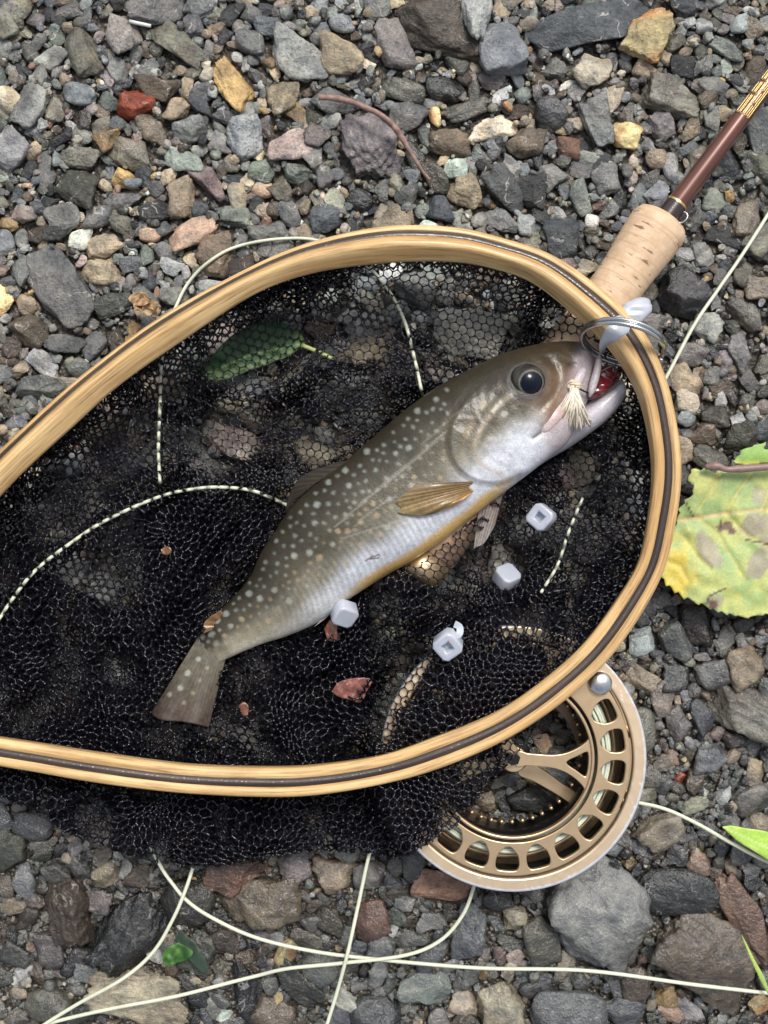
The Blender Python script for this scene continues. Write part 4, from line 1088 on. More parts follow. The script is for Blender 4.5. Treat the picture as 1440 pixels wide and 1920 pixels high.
def fin(name, root, tip, zr, zt, rays, c_root, c_tip, c_lead=None, c_trail=None, thick=.00025, n=46, wave=.0006, seed=0, lead_w=.06, curl=0, mat=None, spots_=(), ray=.24, mott=.2):
    """fan of rays from the root line to the tip line (photo px), a thin solid sheet"""
    m = rays * 6
    r = crom(root, m); t = crom(tip, m); u = np.linspace(0, 1, m); s = np.linspace(0, 1, n)
    X = r[None, :, 0] * (1 - s[:, None]) + t[None, :, 0] * s[:, None]; Y = r[None, :, 1] * (1 - s[:, None]) + t[None, :, 1] * s[:, None]
    Z = zr * (1 - s[:, None]) + np.interp(u, np.linspace(0, 1, len(np.atleast_1d(zt))), np.atleast_1d(zt))[None, :] * s[:, None] + curl * np.sin(np.pi * s)[:, None]
    ph = np.cos(u * rays * 2 * np.pi); rip = ph[None, :] * (.00013 if ray > .1 else .00005) * (1 - .4 * s[:, None]) + wave * np.sin(u * 9 + seed)[None, :] * s[:, None]
    Z = Z + rip
    ragged = 1 + .02 * vnoise(u * rays * 1.3, u * 0, seed)
    nn = fbm(X / 9, Y / 9, 500 + seed, 3)
    c = np.ones(X.shape + (3,)) * np.array(c_root); c = lerp(c, c_tip, (s[:, None] + 0 * X) ** 1.3)
    c = c * (1 + ray * ph[None, :, None] + mott * nn[..., None])
    if c_lead is not None: c = lerp(c, c_lead, sstep(lead_w, lead_w * .55, u)[None, :] * np.ones((n, 1)))
    if c_trail is not None: c = lerp(c, c_trail, sstep(1 - lead_w, 1 - lead_w * .55, u)[None, :] * np.ones((n, 1)))
    for a_, b_, q_, k_ in spots_: c = lerp(c, k_, .75 * sstep(q_ + 1.5, q_ - 2, np.hypot(X - a_, Y - b_)))
    top = pos(X, Y, Z + thick / 2).reshape(-1, 3); bot = pos(X, Y, Z - thick / 2).reshape(-1, 3)
    q = quads_grid(n, m); N = n * m
    per = np.concatenate([np.arange(m), np.arange(1, n) * m + m - 1, (n - 1) * m + np.arange(m - 2, -1, -1), np.arange(n - 2, 0, -1) * m])
    p2 = np.roll(per, -1)
    side = np.stack([per, p2, p2 + N, per + N], -1)
    cc = np.clip(c, .01, .85).reshape(-1, 3)
    return mk(name, np.concatenate([top, bot]), [np.concatenate([q[:, ::-1], q + N, side])], mat or M_FIN, fishroot, col=np.concatenate([cc, cc]))
fin('tail_fin', [(380,1180),(394,1192),(408,1206),(425,1226)], [(283,1337),(302,1350),(340,1353),(372,1359),(391,1364)], zc[12], [.0180, .0175, .0170], 15, (.135, .125, .085), (.085, .062, .052), wave=.0016, seed=2, n=60, ray=.05, mott=.45, spots_=[(352,1262,6,(.40,.42,.36)),(338,1290,5.5,(.40,.42,.36)),(318,1302,4.5,(.38,.38,.33)),(372,1236,5,(.4,.42,.37)),(362,1300,4,(.3,.27,.2)),(345,1318,4,(.32,.27,.22)),(375,1275,4,(.3,.28,.2)),(388,1252,4,(.33,.3,.22))])
ZB = .0345
fin('pectoral_fin', [(906,902),(902,908),(897,915),(890,920)], [(782,906),(760,926),(743,942),(752,955),(748,962),(798,967),(850,951)], ztop(900,914) - .0006, [ztop(785,915) + .0012, ztop(745,945) + .0018, ztop(798,965) + .0012, ztop(850,950) + .0012], 10, (.20, .12, .04), (.27, .19, .085), c_lead=(.16, .12, .06), c_trail=(.62, .30, .07), wave=.0012, seed=1, lead_w=.14, curl=.003)
fin('pectoral_fin', [(900,940),(915,940),(935,928),(944,922)], [(888,1030),(893,1026),(908,1018),(928,985)], .0265, [.027, .026, .027], 8, (.20, .16, .13), (.27, .24, .22), c_lead=(.45, .36, .28), wave=.0008, seed=4)
fin('dorsal_fin', [(545,945),(575,918),(610,893),(655,864)], [(536,968),(540,935),(566,893),(632,866)], .0300, [.026, .025, .028], 11, (.04, .033, .022), (.024, .02, .015), wave=.0005, seed=5, ray=.12)
fin('anal_fin', [(692,1092),(672,1104),(645,1126),(610,1160)], [(678,1102),(650,1126),(618,1148),(588,1176)], .0250, [.026, .026, .025], 7, (.60, .50, .30), (.70, .68, .58), c_lead=(.62, .34, .08), wave=.0005, seed=6)
fin('adipose_fin', [(398,1180),(410,1170),(424,1158)], [(382,1188),(384,1166),(414,1144)], .0200, [.021, .022], 4, (.17, .09, .04), (.22, .12, .05), wave=.0004, seed=7, n=14)
# spots on the tail fin sit in its pigment already; eye ------------------------
def eye():
    cx, cy = 988, 716
    i = np.argmin((FX - cx) ** 2 + (FY - cy) ** 2 + np.where(topm > 0, 0, 1e9)); z0 = FZ.ravel()[i]
    vv, ff = ICO[5] if False else ICO[4]; r = 34 * P * .93
    dr = np.hypot(vv[:, 0] + 0 * vv[:, 1], vv[:, 1])
    ctr = pos(cx, cy, z0 - .0036); v = vv * np.array([r, r * .98, r * .92])
    # pupil and iris are rings of the ball's own pigment, gazing a little to the right and down
    g = np.array([.20, -.17, 1.0]); g /= np.linalg.norm(g); ang = np.degrees(np.arccos(np.clip(vv @ g, -1, 1)))
    az = np.arctan2(vv[:, 1], vv[:, 0])
    c = np.ones((len(vv), 3)) * np.array([.030, .028, .026])
    c = lerp(c, (.075, .07, .06), .6 * sstep(-.2, .6, np.sin(az * 3 + ang * .1)))
    c = lerp(c, (.30, .28, .23), sstep(46, 42, ang) * sstep(36, 40, ang) * .55)
    c = lerp(c, (.004, .006, .014), sstep(40, 37, ang))
    e = mk('eye', ctr + v, ff, M_EYE, fishroot, col=c)
M_EYE = mat_attr('fish_eye', .12, .12, spec=.25)
M_EYE.node_tree.nodes['Principled BSDF'].inputs['Coat Roughness'].default_value = .03
eye()
# upper jaw bone and lip
def strip(name, pts, zs, ws, cols, h=.0011, mat=None):
    p = evenpath([(a, b, z, w, *c) for (a, b), z, w, c in zip(pts, zs, ws, cols)], 2.5)
    c3 = pos(p[:, 0], p[:, 1], p[:, 2]); t = np.gradient(c3, axis=0); t /= np.linalg.norm(t, axis=1)[:, None]
    s = np.cross(t, [0, 0, 1.0]); s /= np.linalg.norm(s, axis=1)[:, None]; w = np.cross(s, t)
    a = np.linspace(0, 2 * np.pi, 20, endpoint=False); ww = p[:, 3] * P * .5
    e = np.clip(np.minimum(np.arange(len(p)), np.arange(len(p))[::-1]) / 4., .08, 1) ** .5; ww = ww * e
    v = c3[:, None] + ww[:, None, None] * np.cos(a)[None, :, None] * s[:, None] + (h * e)[:, None, None] * np.sin(a)[None, :, None] * w[:, None]
    c = np.repeat(p[:, None, 4:7], 20, 1); c = c * (1 + .15 * fbm(c3[:, 0:1] * 900 + np.cos(a), c3[:, 1:2] * 900 + np.sin(a), 9, 2))[..., None]
    return mk(name, v.reshape(-1, 3), quads_grid(len(p), 20, close_m=True)[:, ::-1], mat or M_FISH, fishroot, col=np.clip(c, 0.01, .8).reshape(-1, 3))
strip('upper_jaw', [(1096,690),(1078,722),(1058,754),(1036,784),(1014,812)], [ztop(1096,690) - .0004, ztop(1078,722) - .0002, ztop(1058,754) - .0002, ztop(1036,784) - .0003, ztop(1014,812) - .0006], [14, 20, 24, 24, 14], [(.56,.5,.54),(.52,.45,.46),(.44,.34,.31),(.50,.38,.36),(.52,.46,.44)])
strip('lip', [(1124,664),(1120,692),(1112,722),(1105,745)], [.0325, .0325, .0325, .0325], [9, 13, 14, 9], [(.34,.28,.27),(.42,.37,.38),(.46,.42,.44),(.42,.38,.38)], .0013)
# inside of the mouth
M_FLESH = mat_simple('wet_red_flesh', (.16, .012, .016), .14, spec=.6, nscale=700, namp=.5, bscale=500, bstr=.6, bdist=.0006, coat=.6)
vv, ff = ICO[4]
tb = Bag()
for (x, y, z, a, b, c, an) in ((1136,702,.0275,21,15,12,-30), (1124,728,.0285,27,12,11,-38), (1116,712,.0255,22,22,14,-30), (1146,712,.0265,20,9,9,-35)):
    q = vv * np.array([a, b, c]) * P; aa = -R(an); M = np.array([[math.cos(aa), -math.sin(aa), 0], [math.sin(aa), math.cos(aa), 0], [0, 0, 1]])
    q = q * (1 + .06 * np.sin(vv @ np.array([9, 4, 6.])))[:, None]
    tb.add(q @ M.T + pos(x, y, z), [ff])
tb.build('tongue', M_FLESH, fishroot)

# ---------------------------------------------------------------- the fly in its jaw
flyroot = empty('fishing_fly', pos(1076, 722, .036), 'cream feather fly hooked in the corner of the fish mouth', 'fishing fly')
M_HACK = mat_attr('cream_feather', .6, 0)
fr = np.random.default_rng(3); fb = Bag(); ZF = ztop(1077, 722)
print('head top', ZF, 'body top', ztop(760, 930))
for i in range(260):
    u = fr.uniform(0, 1); ex = 1034 + 76 * u + fr.normal() * 2; ey = 806 - 18 * abs(u - .45) + fr.normal() * 5
    ln = fr.uniform(.72, 1.0)
    sx, sy = 1077 + fr.normal() * 3, 730 + fr.normal() * 3
    ex = sx + (ex - sx) * ln; ey = sy + (ey - sy) * ln
    z0 = ZF + .0015 + fr.uniform(0, .002); z1 = max(ZF - .001, .030) + fr.uniform(-.0006, .0028) - .003 * u
    pth = crom([(sx, sy, z0), ((sx + ex) / 2 + fr.normal() * 1.5, (sy + ey) / 2, z0 + .0008), (ex, ey, z1)], 9)
    c = np.array([.97, .88, .72]) * fr.uniform(.72, 1.0)
    if fr.random() < .07: c = np.array([.34, .24, .14])
    v, f = tube(pos(pth[:, 0], pth[:, 1], pth[:, 2]), np.linspace(.00034, .00018, 9), 4); fb.add(v, f, c)
fb.build('hackle', M_HACK, flyroot)
hb_ = Bag()
q = rock(ICO[3][0], .0042, .0036, .0032, .9, fr, .9); hb_.add(q + pos(1077, 722, ZF + .0012), [ICO[3][1]], (.74, .62, .44))
for i in range(9):
    t = np.linspace(0, 2 * np.pi, 14); rr = .0017
    c0 = pos(1077 + fr.normal() * 3, 722 + fr.normal() * 3, ZF + .002); a = fr.uniform(0, 3)
    v, f = tube(np.stack([c0[0] + rr * np.cos(t), c0[1] + rr * np.sin(t) * math.cos(a), c0[2] + rr * np.sin(t) * math.sin(a) * .6], -1), .0002, 4); hb_.add(v, f, (.80, .70, .52))
hb_.build('fly_head', M_HACK, flyroot)
hp = evenpath([(1080,724,.037),(1096,734,.0345),(1112,738,.031),(1126,730,.029),(1124,716,.030)], 3)
v, f = tube(pos(hp[:, 0], hp[:, 1], hp[:, 2]), .00030, 8); mk('hook', v, f, M_BLACKM, flyroot)
hp = evenpath([(1124,716,.030),(1118,702,.032),(1135,692,.034),(1160,680,.035),(1180,671,.034)], 4)
M_TIP = mat_simple('clear_grey_leader', (.16, .14, .12), .3, trans=.3)
v, f = tube(pos(hp[:, 0], hp[:, 1], hp[:, 2]), .00024, 6); mk('leader', v, f, M_TIP, flyroot)
# ---------------------------------------------------------------- fly rod
def mat_cork():
    m = NT('cork'); p = m.posn(); a = m.attr('uvw', 'Vector')
    n = m.noise(p, 260, 4); n2 = m.noise(p, 900, 3)
    base = m.mix(m.ramp(n, .3, .7), (.60, .41, .25), (.74, .55, .37))
    mp = m.n('ShaderNodeMapping'); mp.inputs['Scale'].default_value = (520, 110, 110); m.l(a, mp.inputs['Vector'])
    n3 = m.noise(mp.outputs[0], 1, 3, .6)
    pit = m.ramp(n3, .61, .67); base = m.mix(m.math('MULTIPLY', pit, .85), base, (.16, .08, .045))
    mp2 = m.n('ShaderNodeMapping'); mp2.inputs['Scale'].default_value = (900, 40, 40); m.l(a, mp2.inputs['Vector'])
    n4 = m.noise(mp2.outputs[0], 1, 2); base = m.mix(m.ramp(n4, .5, .7, 0, .55), base, (.50, .31, .18))
    base = m.mix(m.ramp(n2, .70, .76, 0, .6), base, (.2, .11, .06))
    m.set(Base_Color=base, Roughness=.62, Normal=m.bump(m.math('SUBTRACT', n2, m.math('MULTIPLY', pit, .9)), .5, .0003)); return m.m
M_CORK = mat_cork()
def mat_blank():
    m = NT('copper_brown_lacquer'); p = m.posn(); n = m.noise(p, 90, 3)
    base = m.mix(m.ramp(n, .3, .7), (.105, .034, .02), (.15, .052, .03))
    m.set(Base_Color=base, Roughness=.28, Metallic=.35, Coat_Weight=1.0); m.b.inputs['Coat Roughness'].default_value = .12; return m.m
M_BLANK = mat_blank(); M_WRAP = mat_simple('dark_thread_wrap', (.03, .016, .014), .22, coat=.8, bscale=2000, bstr=.2)
M_GOLDP = mat_simple('gold_lettering', (.80, .60, .26), .28, metal=.9)
rodroot = empty('fly_rod', pos(1150, 560, .018), 'copper brown fly rod with cork grip and gold lettering lying under the net hoop', 'fly rod')
AX0 = np.array([1232., 428.]); AD = np.array([-.570, .822])     # down along the grip
def axp(t, z): q = AX0 + AD * t; return pos(q[0], q[1], z)
ZR = .0172
def lathe(name, prof, mat, seg=48, z0=ZR, uvs_=False):
    """prof: (distance along the grip in px, radius in px)"""
    pr = np.array(prof, float); c = np.array([axp(t, z0) for t in pr[:, 0]])
    d = c[-1] - c[0]; d /= np.linalg.norm(d); s = np.cross(d, [0, 0, 1.]); s /= np.linalg.norm(s); u = np.cross(s, d)
    a = np.linspace(0, 2 * np.pi, seg, endpoint=False)
    v = c[:, None] + (pr[:, 1] * P)[:, None, None] * (np.cos(a)[None, :, None] * s + np.sin(a)[None, :, None] * u)
    uvw = np.stack([pr[:, 0:1] * P + 0 * a, np.cos(a)[None] * .01 + 0 * pr[:, :1], np.sin(a)[None] * .01 + 0 * pr[:, :1]], -1).reshape(-1, 3)
    v = v.reshape(-1, 3); k = np.arange(seg); k2 = (k + 1) % seg; n = len(pr)
    v = np.concatenate([v, c[:1], c[-1:]]); uvw = np.concatenate([uvw, uvw[:1], uvw[-1:]])
    f = [quads_grid(n, seg, close_m=True)[:, ::-1], np.concatenate([np.stack([k, k2, np.full(seg, n * seg)], -1), np.stack([(n - 1) * seg + k2, (n - 1) * seg + k, np.full(seg, n * seg + 1)], -1)])]
    return mk(name, v, f, mat, rodroot, uv=uvw)
def segs(a, b, n, fn): return [(t, fn(t)) for t in np.linspace(a, b, n)]
grip = [(-22, 30), (-21, 40), (-17, 48), (-9, 52), (0, 54)] + segs(10, 470, 60, lambda t: 54 - 7 * sstep(0, 120, t) + 5 * sstep(150, 330, t) + .25 * math.sin(t * .45))
lathe('cork_grip', grip + [(474, 46)], M_CORK)
M_SEAT = mat_simple('pale_wood_seat', (.58, .38, .24), .3, coat=.6, nscale=200, namp=.3)
lathe('reel_seat', [(474, 40), (476, 46), (740, 48), (742, 40)], M_SEAT)
lathe('butt_cap', [(742, 46), (780, 47), (792, 44), (796, 30)], M_GOLD)
# blank rises a little above the gravel to the right
def blank_pts(t0, t1, n):
    t = np.linspace(t0, t1, n); q = AX0 + np.array([.575, -.818]) * t[:, None]
    q = np.stack([1233 + (t * .600), 430 - (t * .800)], -1)
    return pos(q[:, 0], q[:, 1], ZR + t * .00001)
def blank(name, t0, t1, r0, r1, mat, seg=28):
    c = blank_pts(t0, t1, 24); v, f = tube(c, np.linspace(r0, r1, 24) * P, seg); return mk(name, v, f, mat, rodroot)
blank('blank', 10, 620, 19, 12.5, M_BLANK)
blank('thread_wrap', 18, 58, 21.5, 20.2, M_WRAP); blank('winding_check', 14, 24, 24, 23, M_BLACKM); blank('wrap_band', 58, 62, 20.6, 20.4, M_GOLDP)
# small wire hook keeper beside the wrap
hk = evenpath([(1262,412,.0185),(1276,418,.019),(1286,412,.0195),(1289,403,.0195),(1282,397,.019),(1268,397,.0185)], 3)
v, f = tube(pos(hk[:, 0], hk[:, 1], hk[:, 2]), .00035, 8); mk('hook_keeper', v, f, M_STEEL, rodroot)
# gold outlined characters wrapped on the blank
def on_blank(t, a):
    """t px along, a angle round the blank, + is to the right"""
    c = blank_pts(t, t + 1, 2); d = c[1] - c[0]; d /= np.linalg.norm(d); s = np.cross(d, [0, 0, 1.]); s /= np.linalg.norm(s); u = np.cross(s, d)
    r = (19 + (12.5 - 19) * (t - 10) / 610) * P + .00004
    return c[0] + r * (math.sin(a) * s + math.cos(a) * u)
lt = Bag()
def stroke(pts, w=.0001):
    q = evenpath([(t, a * 30) for t, a in pts], 2.0); p = np.array([on_blank(t, a / 30) for t, a in q]); v, f = tube(p, w * 1.6, 5); lt.add(v, f)
def boxs(t0, t1, a0, a1): 
    for s in ([(t0, a0), (t1, a0)], [(t1, a0), (t1, a1)], [(t1, a1), (t0, a1)], [(t0, a1), (t0, a0)]): stroke(s)
for a0, a1 in ((-1.05, -.72), (-.55, -.25), (-.08, .16), (.38, .62)):
    t = 262
    for w in ((46, 30, 30) if a0 < -.5 else (28, 28, 28, 20) if a0 < 0 else (106,)):
        boxs(t, t + w - 5, a0, a1); t += w
for i in range(3): stroke([(378 + i * 9, -1.0), (384 + i * 9, -.2)])
stroke([(378, -.2), (470, -.15)]); stroke([(380, 0.1), (480, 0.15)]); stroke([(404, -.8), (470, -.75)]); boxs(420, 450, -.9, -.3)
lt.build('gold_lettering', M_GOLDP, rodroot)

# ---------------------------------------------------------------- fly reel
RC = np.array([962., 1421.]); ZT = .030; KR = P * (H - ZT) / H * 1.0
reelroot = empty('fly_reel', pos(RC[0], RC[1], .004), 'bronze gold large arbor fly reel wound with pale line, sticking out from under the net', 'fly reel')
def rloc(dz): q = pos(RC[0], RC[1], ZT + dz); return q.tolist()
def circ(r, n=120): a = np.linspace(0, 2 * np.pi, n, endpoint=False); return np.stack([r * np.cos(a), r * np.sin(a)], -1) * KR
def annulus(name, ri, ro, z, hz, bev, mat): return curve_solid(name, [circ(ro - bev / KR), circ(ri + bev / KR)], hz - bev, bev, mat, reelroot, rloc(z))
def mat_reelrim():
    m = NT('worn_anodised_rim'); p = m.posn(); n = m.noise(p, 420, 5, .7)
    v = m.n('ShaderNodeVectorMath', operation='DISTANCE'); c = m.n('ShaderNodeCombineXYZ')
    w = pos(RC[0], RC[1], ZT); mp = m.n('ShaderNodeSeparateXYZ'); m.l(p, mp.inputs[0]); m.l(mp.outputs[0], c.inputs[0]); m.l(mp.outputs[1], c.inputs[1])
    m.l(c.outputs[0], v.inputs[0]); v.inputs[1].default_value = (w[0], w[1], 0)
    edge = m.ramp(v.outputs['Value'], 243 * KR, 249 * KR)
    f = m.math('ADD', edge, m.ramp(n, .60, .70, 0, .8)); f = m.ramp(m.math('ADD', f, m.ramp(n, .3, .7, -.25, .15)), .3, .7)
    base = m.mix(f, (.72, .56, .38), (.78, .79, .82))
    m.set(Base_Color=base, Roughness=m.ramp(n, .3, .7, .32, .5), Metallic=.72, Normal=m.bump(n, .15, .0002)); return m.m
M_RIM = mat_reelrim()
annulus('front_ring', 225, 250, -.0018, .0018, .0006, M_RIM)
annulus('back_ring', 222, 247, -.0225, .0015, .0005, M_GOLD)
# spool face with its row of windows
def window_hole(a0):
    """rounded opening, wide outside and arched inside"""
    out = []; hw = R(6.9)
    ro, ri = 213, 165
    prof = [(-.55, ro), (.55, ro), (.82, ro - 3), (.97, ro - 10), (1.0, ro - 20), (.93, ro - 30), (.74, ri + 11), (.45, ri + 3.5), (.15, ri), (-.15, ri), (-.45, ri + 3.5), (-.74, ri + 11), (-.93, ro - 30), (-1.0, ro - 20), (-.97, ro - 10), (-.82, ro - 3)]
    q = crom(prof, 48, closed=True)
    a = a0 + q[:, 0] * hw * 1.0
    return np.stack([q[:, 1] * np.cos(a), q[:, 1] * np.sin(a)], -1) * KR
holes = []; NW = 21; st0 = -7.5
for i in range(NW):
    a = st0 + i * 360 / NW
    if abs(((a - 42 + 180) % 360) - 180) < 8: continue
    holes.append(window_hole(R(a)))
curve_solid('spool_face', [circ(218.5), circ(160)] + holes, .0006, .0003, M_GOLD, reelroot, rloc(-.0012))
annulus('spool_lip', 146.5, 152.5, -.0008, .0012, .0004, M_GOLD)
# spokes: a stem that forks before it meets the ring
def spoke(a0):
    k = lambda pts: np.array([(r * math.cos(a0 + R(a)), r * math.sin(a0 + R(a))) for r, a in pts]) * KR
    o = crom([(12, -60), (26, -24), (45, -13), (70, -8.5), (95, -9), (120, -12.5), (140, -16.5), (149, -19), (149, -13.5), (149, 0), (149, 13.5), (149, 19), (140, 16.5), (120, 12.5), (95, 9), (70, 8.5), (45, 13), (26, 24), (12, 60)], 120, closed=True)
    h = crom([(99, 0), (104, -3.6), (118, -6.8), (135, -10), (142, -9), (143, 0), (142, 9), (135, 10), (118, 6.8), (104, 3.6)], 60, closed=True)
    c = lambda q: np.stack([q[:, 0] * np.cos(a0 + R(1) * q[:, 1]), q[:, 0] * np.sin(a0 + R(1) * q[:, 1])], -1) * KR
    return c(o), c(h)
for a in (-4.5, 115, -166):
    o, h = spoke(R(a)); curve_solid('spoke', [o, h], .0006, .0003, M_GOLD, reelroot, rloc(-.0014))
curve_solid('hub', [circ(22, 40)], .0020, .0005, M_GOLD, reelroot, rloc(-.004))
hx = np.array([(11 * math.cos(R(60 * i + 12)), 11 * math.sin(R(60 * i + 12))) for i in range(6)]) * KR
curve_solid('hub_screw', [hx], .0016, .0003, M_BLACKM, reelroot, rloc(.0002))
def drum(name, r, z0, z1, mat, w=1.5, seg=128):
    a = np.linspace(0, 2 * np.pi, seg, endpoint=False); prof = [(r - w, z0), (r - w, z1), (r + w, z1), (r + w, z0)]
    c = pos(RC[0], RC[1], ZT)
    v = np.array([[(c[0] + q[0] * KR * math.cos(t), c[1] + q[0] * KR * math.sin(t), ZT + q[1]) for q in prof] for t in a]).reshape(-1, 3)
    return mk(name, v, quads_grid(seg, 4, close_m=True, close_n=True)[:, ::-1], mat, reelroot)
drum('drum_wall', 154, -.0205, -.0024, M_BLACKM); drum('lip_gap_shade', 221.5, -.0205, -.0036, M_BLACKM)  # second one: black band in the lip gap, standing in for its shadow
annulus('spool_back', 152, 219, -.0190, .0008, .0003, M_GOLD)
drum('flange_band', 204, -.0182, -.0120, M_GOLD, 5)
# wound line
wb = Bag(); wr = np.random.default_rng(9)
for layer, r in enumerate((168, 173.5, 179, 184.5, 190)):
    for q in range(11):
        z = -.0172 + q * .00125 + wr.normal() * .0002 - (layer > 3) * .0006
        if layer == 4 and q > 8: continue
        a = np.linspace(0, 2 * np.pi, 120); rr = r + wr.normal() * 1.2 + 1.2 * np.sin(a * 2 + wr.uniform(0, 6)); c = pos(RC[0], RC[1], ZT)
        v, f = tube(np.stack([c[0] + rr * KR * np.cos(a), c[1] + rr * KR * np.sin(a), ZT + z + .0003 * np.sin(a * 3 + q)], -1), .0006, 6, caps=False); wb.add(v, f)
M_WOUND = mat_simple('wound_pale_line', (.62, .68, .55), .4, nscale=300, namp=.08)
wb.build('wound_line', M_WOUND, reelroot)
# pillars between the frame rings, knob, back plate with its ring of pins and arm
def peg(name, r, a, rad, z0, z1, mat, parent=reelroot):
    c = pos(RC[0], RC[1], ZT); x = c[0] + r * KR * math.cos(a); y = c[1] + r * KR * math.sin(a)
    v, f = tube(np.array([(x, y, z0), (x, y, z1 - .0003), (x, y, z1)]), np.array([1, 1, .8]) * rad * KR, 16); return mk(name, v, f, mat, parent)
for a in (-20, 8, 40, 100, 160, 220, 280, 335): peg('frame_pillar', 236, R(a), 7, ZT - .022, ZT - .003, M_GOLD)
kc = pos(1126, 1281, ZT + .001)
vv, ff = ICO[4]; mk('knob', vv * np.array([22 * KR, 22 * KR, .0022]) + kc, ff, mat_simple('brushed_steel_knob', (.66, .66, .66), .3, metal=1, nscale=500, namp=.15, bscale=900, bstr=.3), reelroot)
pb = Bag()
c = pos(RC[0], RC[1], ZT)
for i in range(44):
    a = R(i * 360 / 44 + 3); x = c[0] + 143 * KR * math.cos(a); y = c[1] + 143 * KR * math.sin(a)
    v, f = tube(np.array([(x, y, ZT - .0205), (x, y, ZT - .0150), (x, y, ZT - .0146)]), np.array([1, 1, .7]) * 4.2 * KR, 10); pb.add(v, f)
pb.build('pin', M_GOLD, reelroot)
annulus('back_plate', 128, 150, -.0210, .0006, .0002, M_DARKGOLD)
arm = [(8, -10), (40, -16), (90, -30), (128, -42), (131, -24), (95, -10), (50, 8), (10, 14)]
curve_solid('back_arm', [crom(np.array(arm, float) * KR, 60, closed=True)], .0008, .0003, M_GOLD, reelroot, (lambda q: (q[0], q[1], q[2]))(pos(RC[0] + 6, RC[1] + 18, ZT - .014).tolist()), (0, 0, R(-14)))
curve_solid('back_arm', [crom(np.array(arm, float) * KR, 60, closed=True)], .0008, .0003, M_GOLD, reelroot, pos(RC[0], RC[1], ZT - .018).tolist(), (0, 0, R(120)))
drum('arbor_core', 26, -.020, -.006, M_BLACKM, 10, 48)

# ---------------------------------------------------------------- fly line strands
def net_top(x, y):
    ins = inpoly(x, y, INNER) | inpoly(x, y, BAGPOLY)
    dn = windows(x, y); L = np.where(dn > .24, 3, 0)
    return ins, net_z(x, y, L), L
def strand(pts, label, r=.00068, mode='ground', lift=.0, name='fly_line', taper=None):
    p = evenpath(pts, 5)
    x, y = p[:, 0], p[:, 1]
    if p.shape[1] == 3: z = p[:, 2]
    else:
        z = hsm(x, y) + r + lift
        if mode == 'under':
            ins, zt, L = net_top(x, y)
            d = np.r_[0, np.cumsum(np.hypot(np.diff(x), np.diff(y)))]
            zz = np.where(L == 0, zt - .0006, zt - .0002 + .0010 * np.sin(d * 2 * np.pi / 21))
            z = np.where(ins, zz, z)
        for k in range(3):
            z = np.convolve(np.pad(z, 1, 'edge'), [.25, .5, .25], 'valid')
        if mode == 'under': z = z + np.where(ins & (L > 0), .0017 * np.sin(d * 2 * np.pi / 21), 0)
    v, f = tube(pos(x, y, z), r, 10); o = mk(name, v, f, M_LINE); tag(o, label, 'fly line', 'strands of pale fly line'); return o
ins_far = lambda: None
strand([(300,905),(297,840),(300,760),(302,690),(312,620),(330,575),(352,532),(388,494),(440,464),(515,449),(590,450),(660,478),(715,526),(756,596),(779,680),(792,742)], 'thin pale line arching above the hoop at the top left and into the net', mode='under', r=.00062)
strand([(-60,1250),(-20,1190),(20,1128),(66,1070),(130,1020),(200,975),(300,931),(370,916),(425,914),(480,922),(540,948)], 'dashed looking pale line curving through the mesh left of the fish', mode='under', r=.00062)
strand([(1500,300,.012),(1440,402,.0125),(1390,480,.013),(1345,545,.013),(1300,612,.014),(1245,715,.014),(1180,828,.0125),(1120,900,.012)], 'straight pale line slanting down the right side to the hoop', r=.00066)
strand([(1092,935),(1075,975),(1062,1010),(1045,1060),(1015,1110)], 'short pale dashes of line in the net right of the fish', mode='under', r=.00055)
strand([(270,1560,.010),(300,1622,.010),(322,1655,.011),(352,1690,.0125),(400,1722,.014),(480,1758,.0135),(590,1784,.0125),(720,1800,.012),(900,1815,.013),(1100,1820,.0145),(1300,1846,.0145),(1440,1862,.013),(1560,1874,.012)], 'long pale line sweeping along the bottom to the right edge')
strand([(372,1580,.010),(362,1624,.011),(348,1668,.0135),(325,1722,.0145),(288,1784,.014),(232,1834,.015),(150,1880,.013),(85,1920,.012),(20,1965,.011)], 'pale line curving down from the bag to the bottom left corner')
strand([(40,1940,.011),(95,1918,.011),(200,1893,.012),(330,1868,.0135),(428,1843,.0115),(480,1830,.008),(540,1816,.0115),(640,1806,.013),(760,1791,.0135),(826,1763,.013),(868,1715,.013),(888,1664,.0125),(900,1620,.010)], 'pale line from the reel curling left to the bottom corner')
strand([(705,1560,.009),(690,1612,.010),(671,1700,.0125),(652,1786,.0155),(632,1860,.0130),(612,1925,.0125),(595,1985,.012)], 'nearly vertical pale line below the net bag')
strand([(1150,1500,.012),(1196,1505,.012),(1250,1518,.0135),(1310,1546,.0135),(1370,1580,.0125),(1440,1616,.0125),(1530,1650,.011)], 'pale line leaving the reel toward the right edge leaf')
strand([(858,1500,.012),(866,1530,.012),(876,1560,.011)], 'short bit of pale line showing inside the reel', r=.0006)

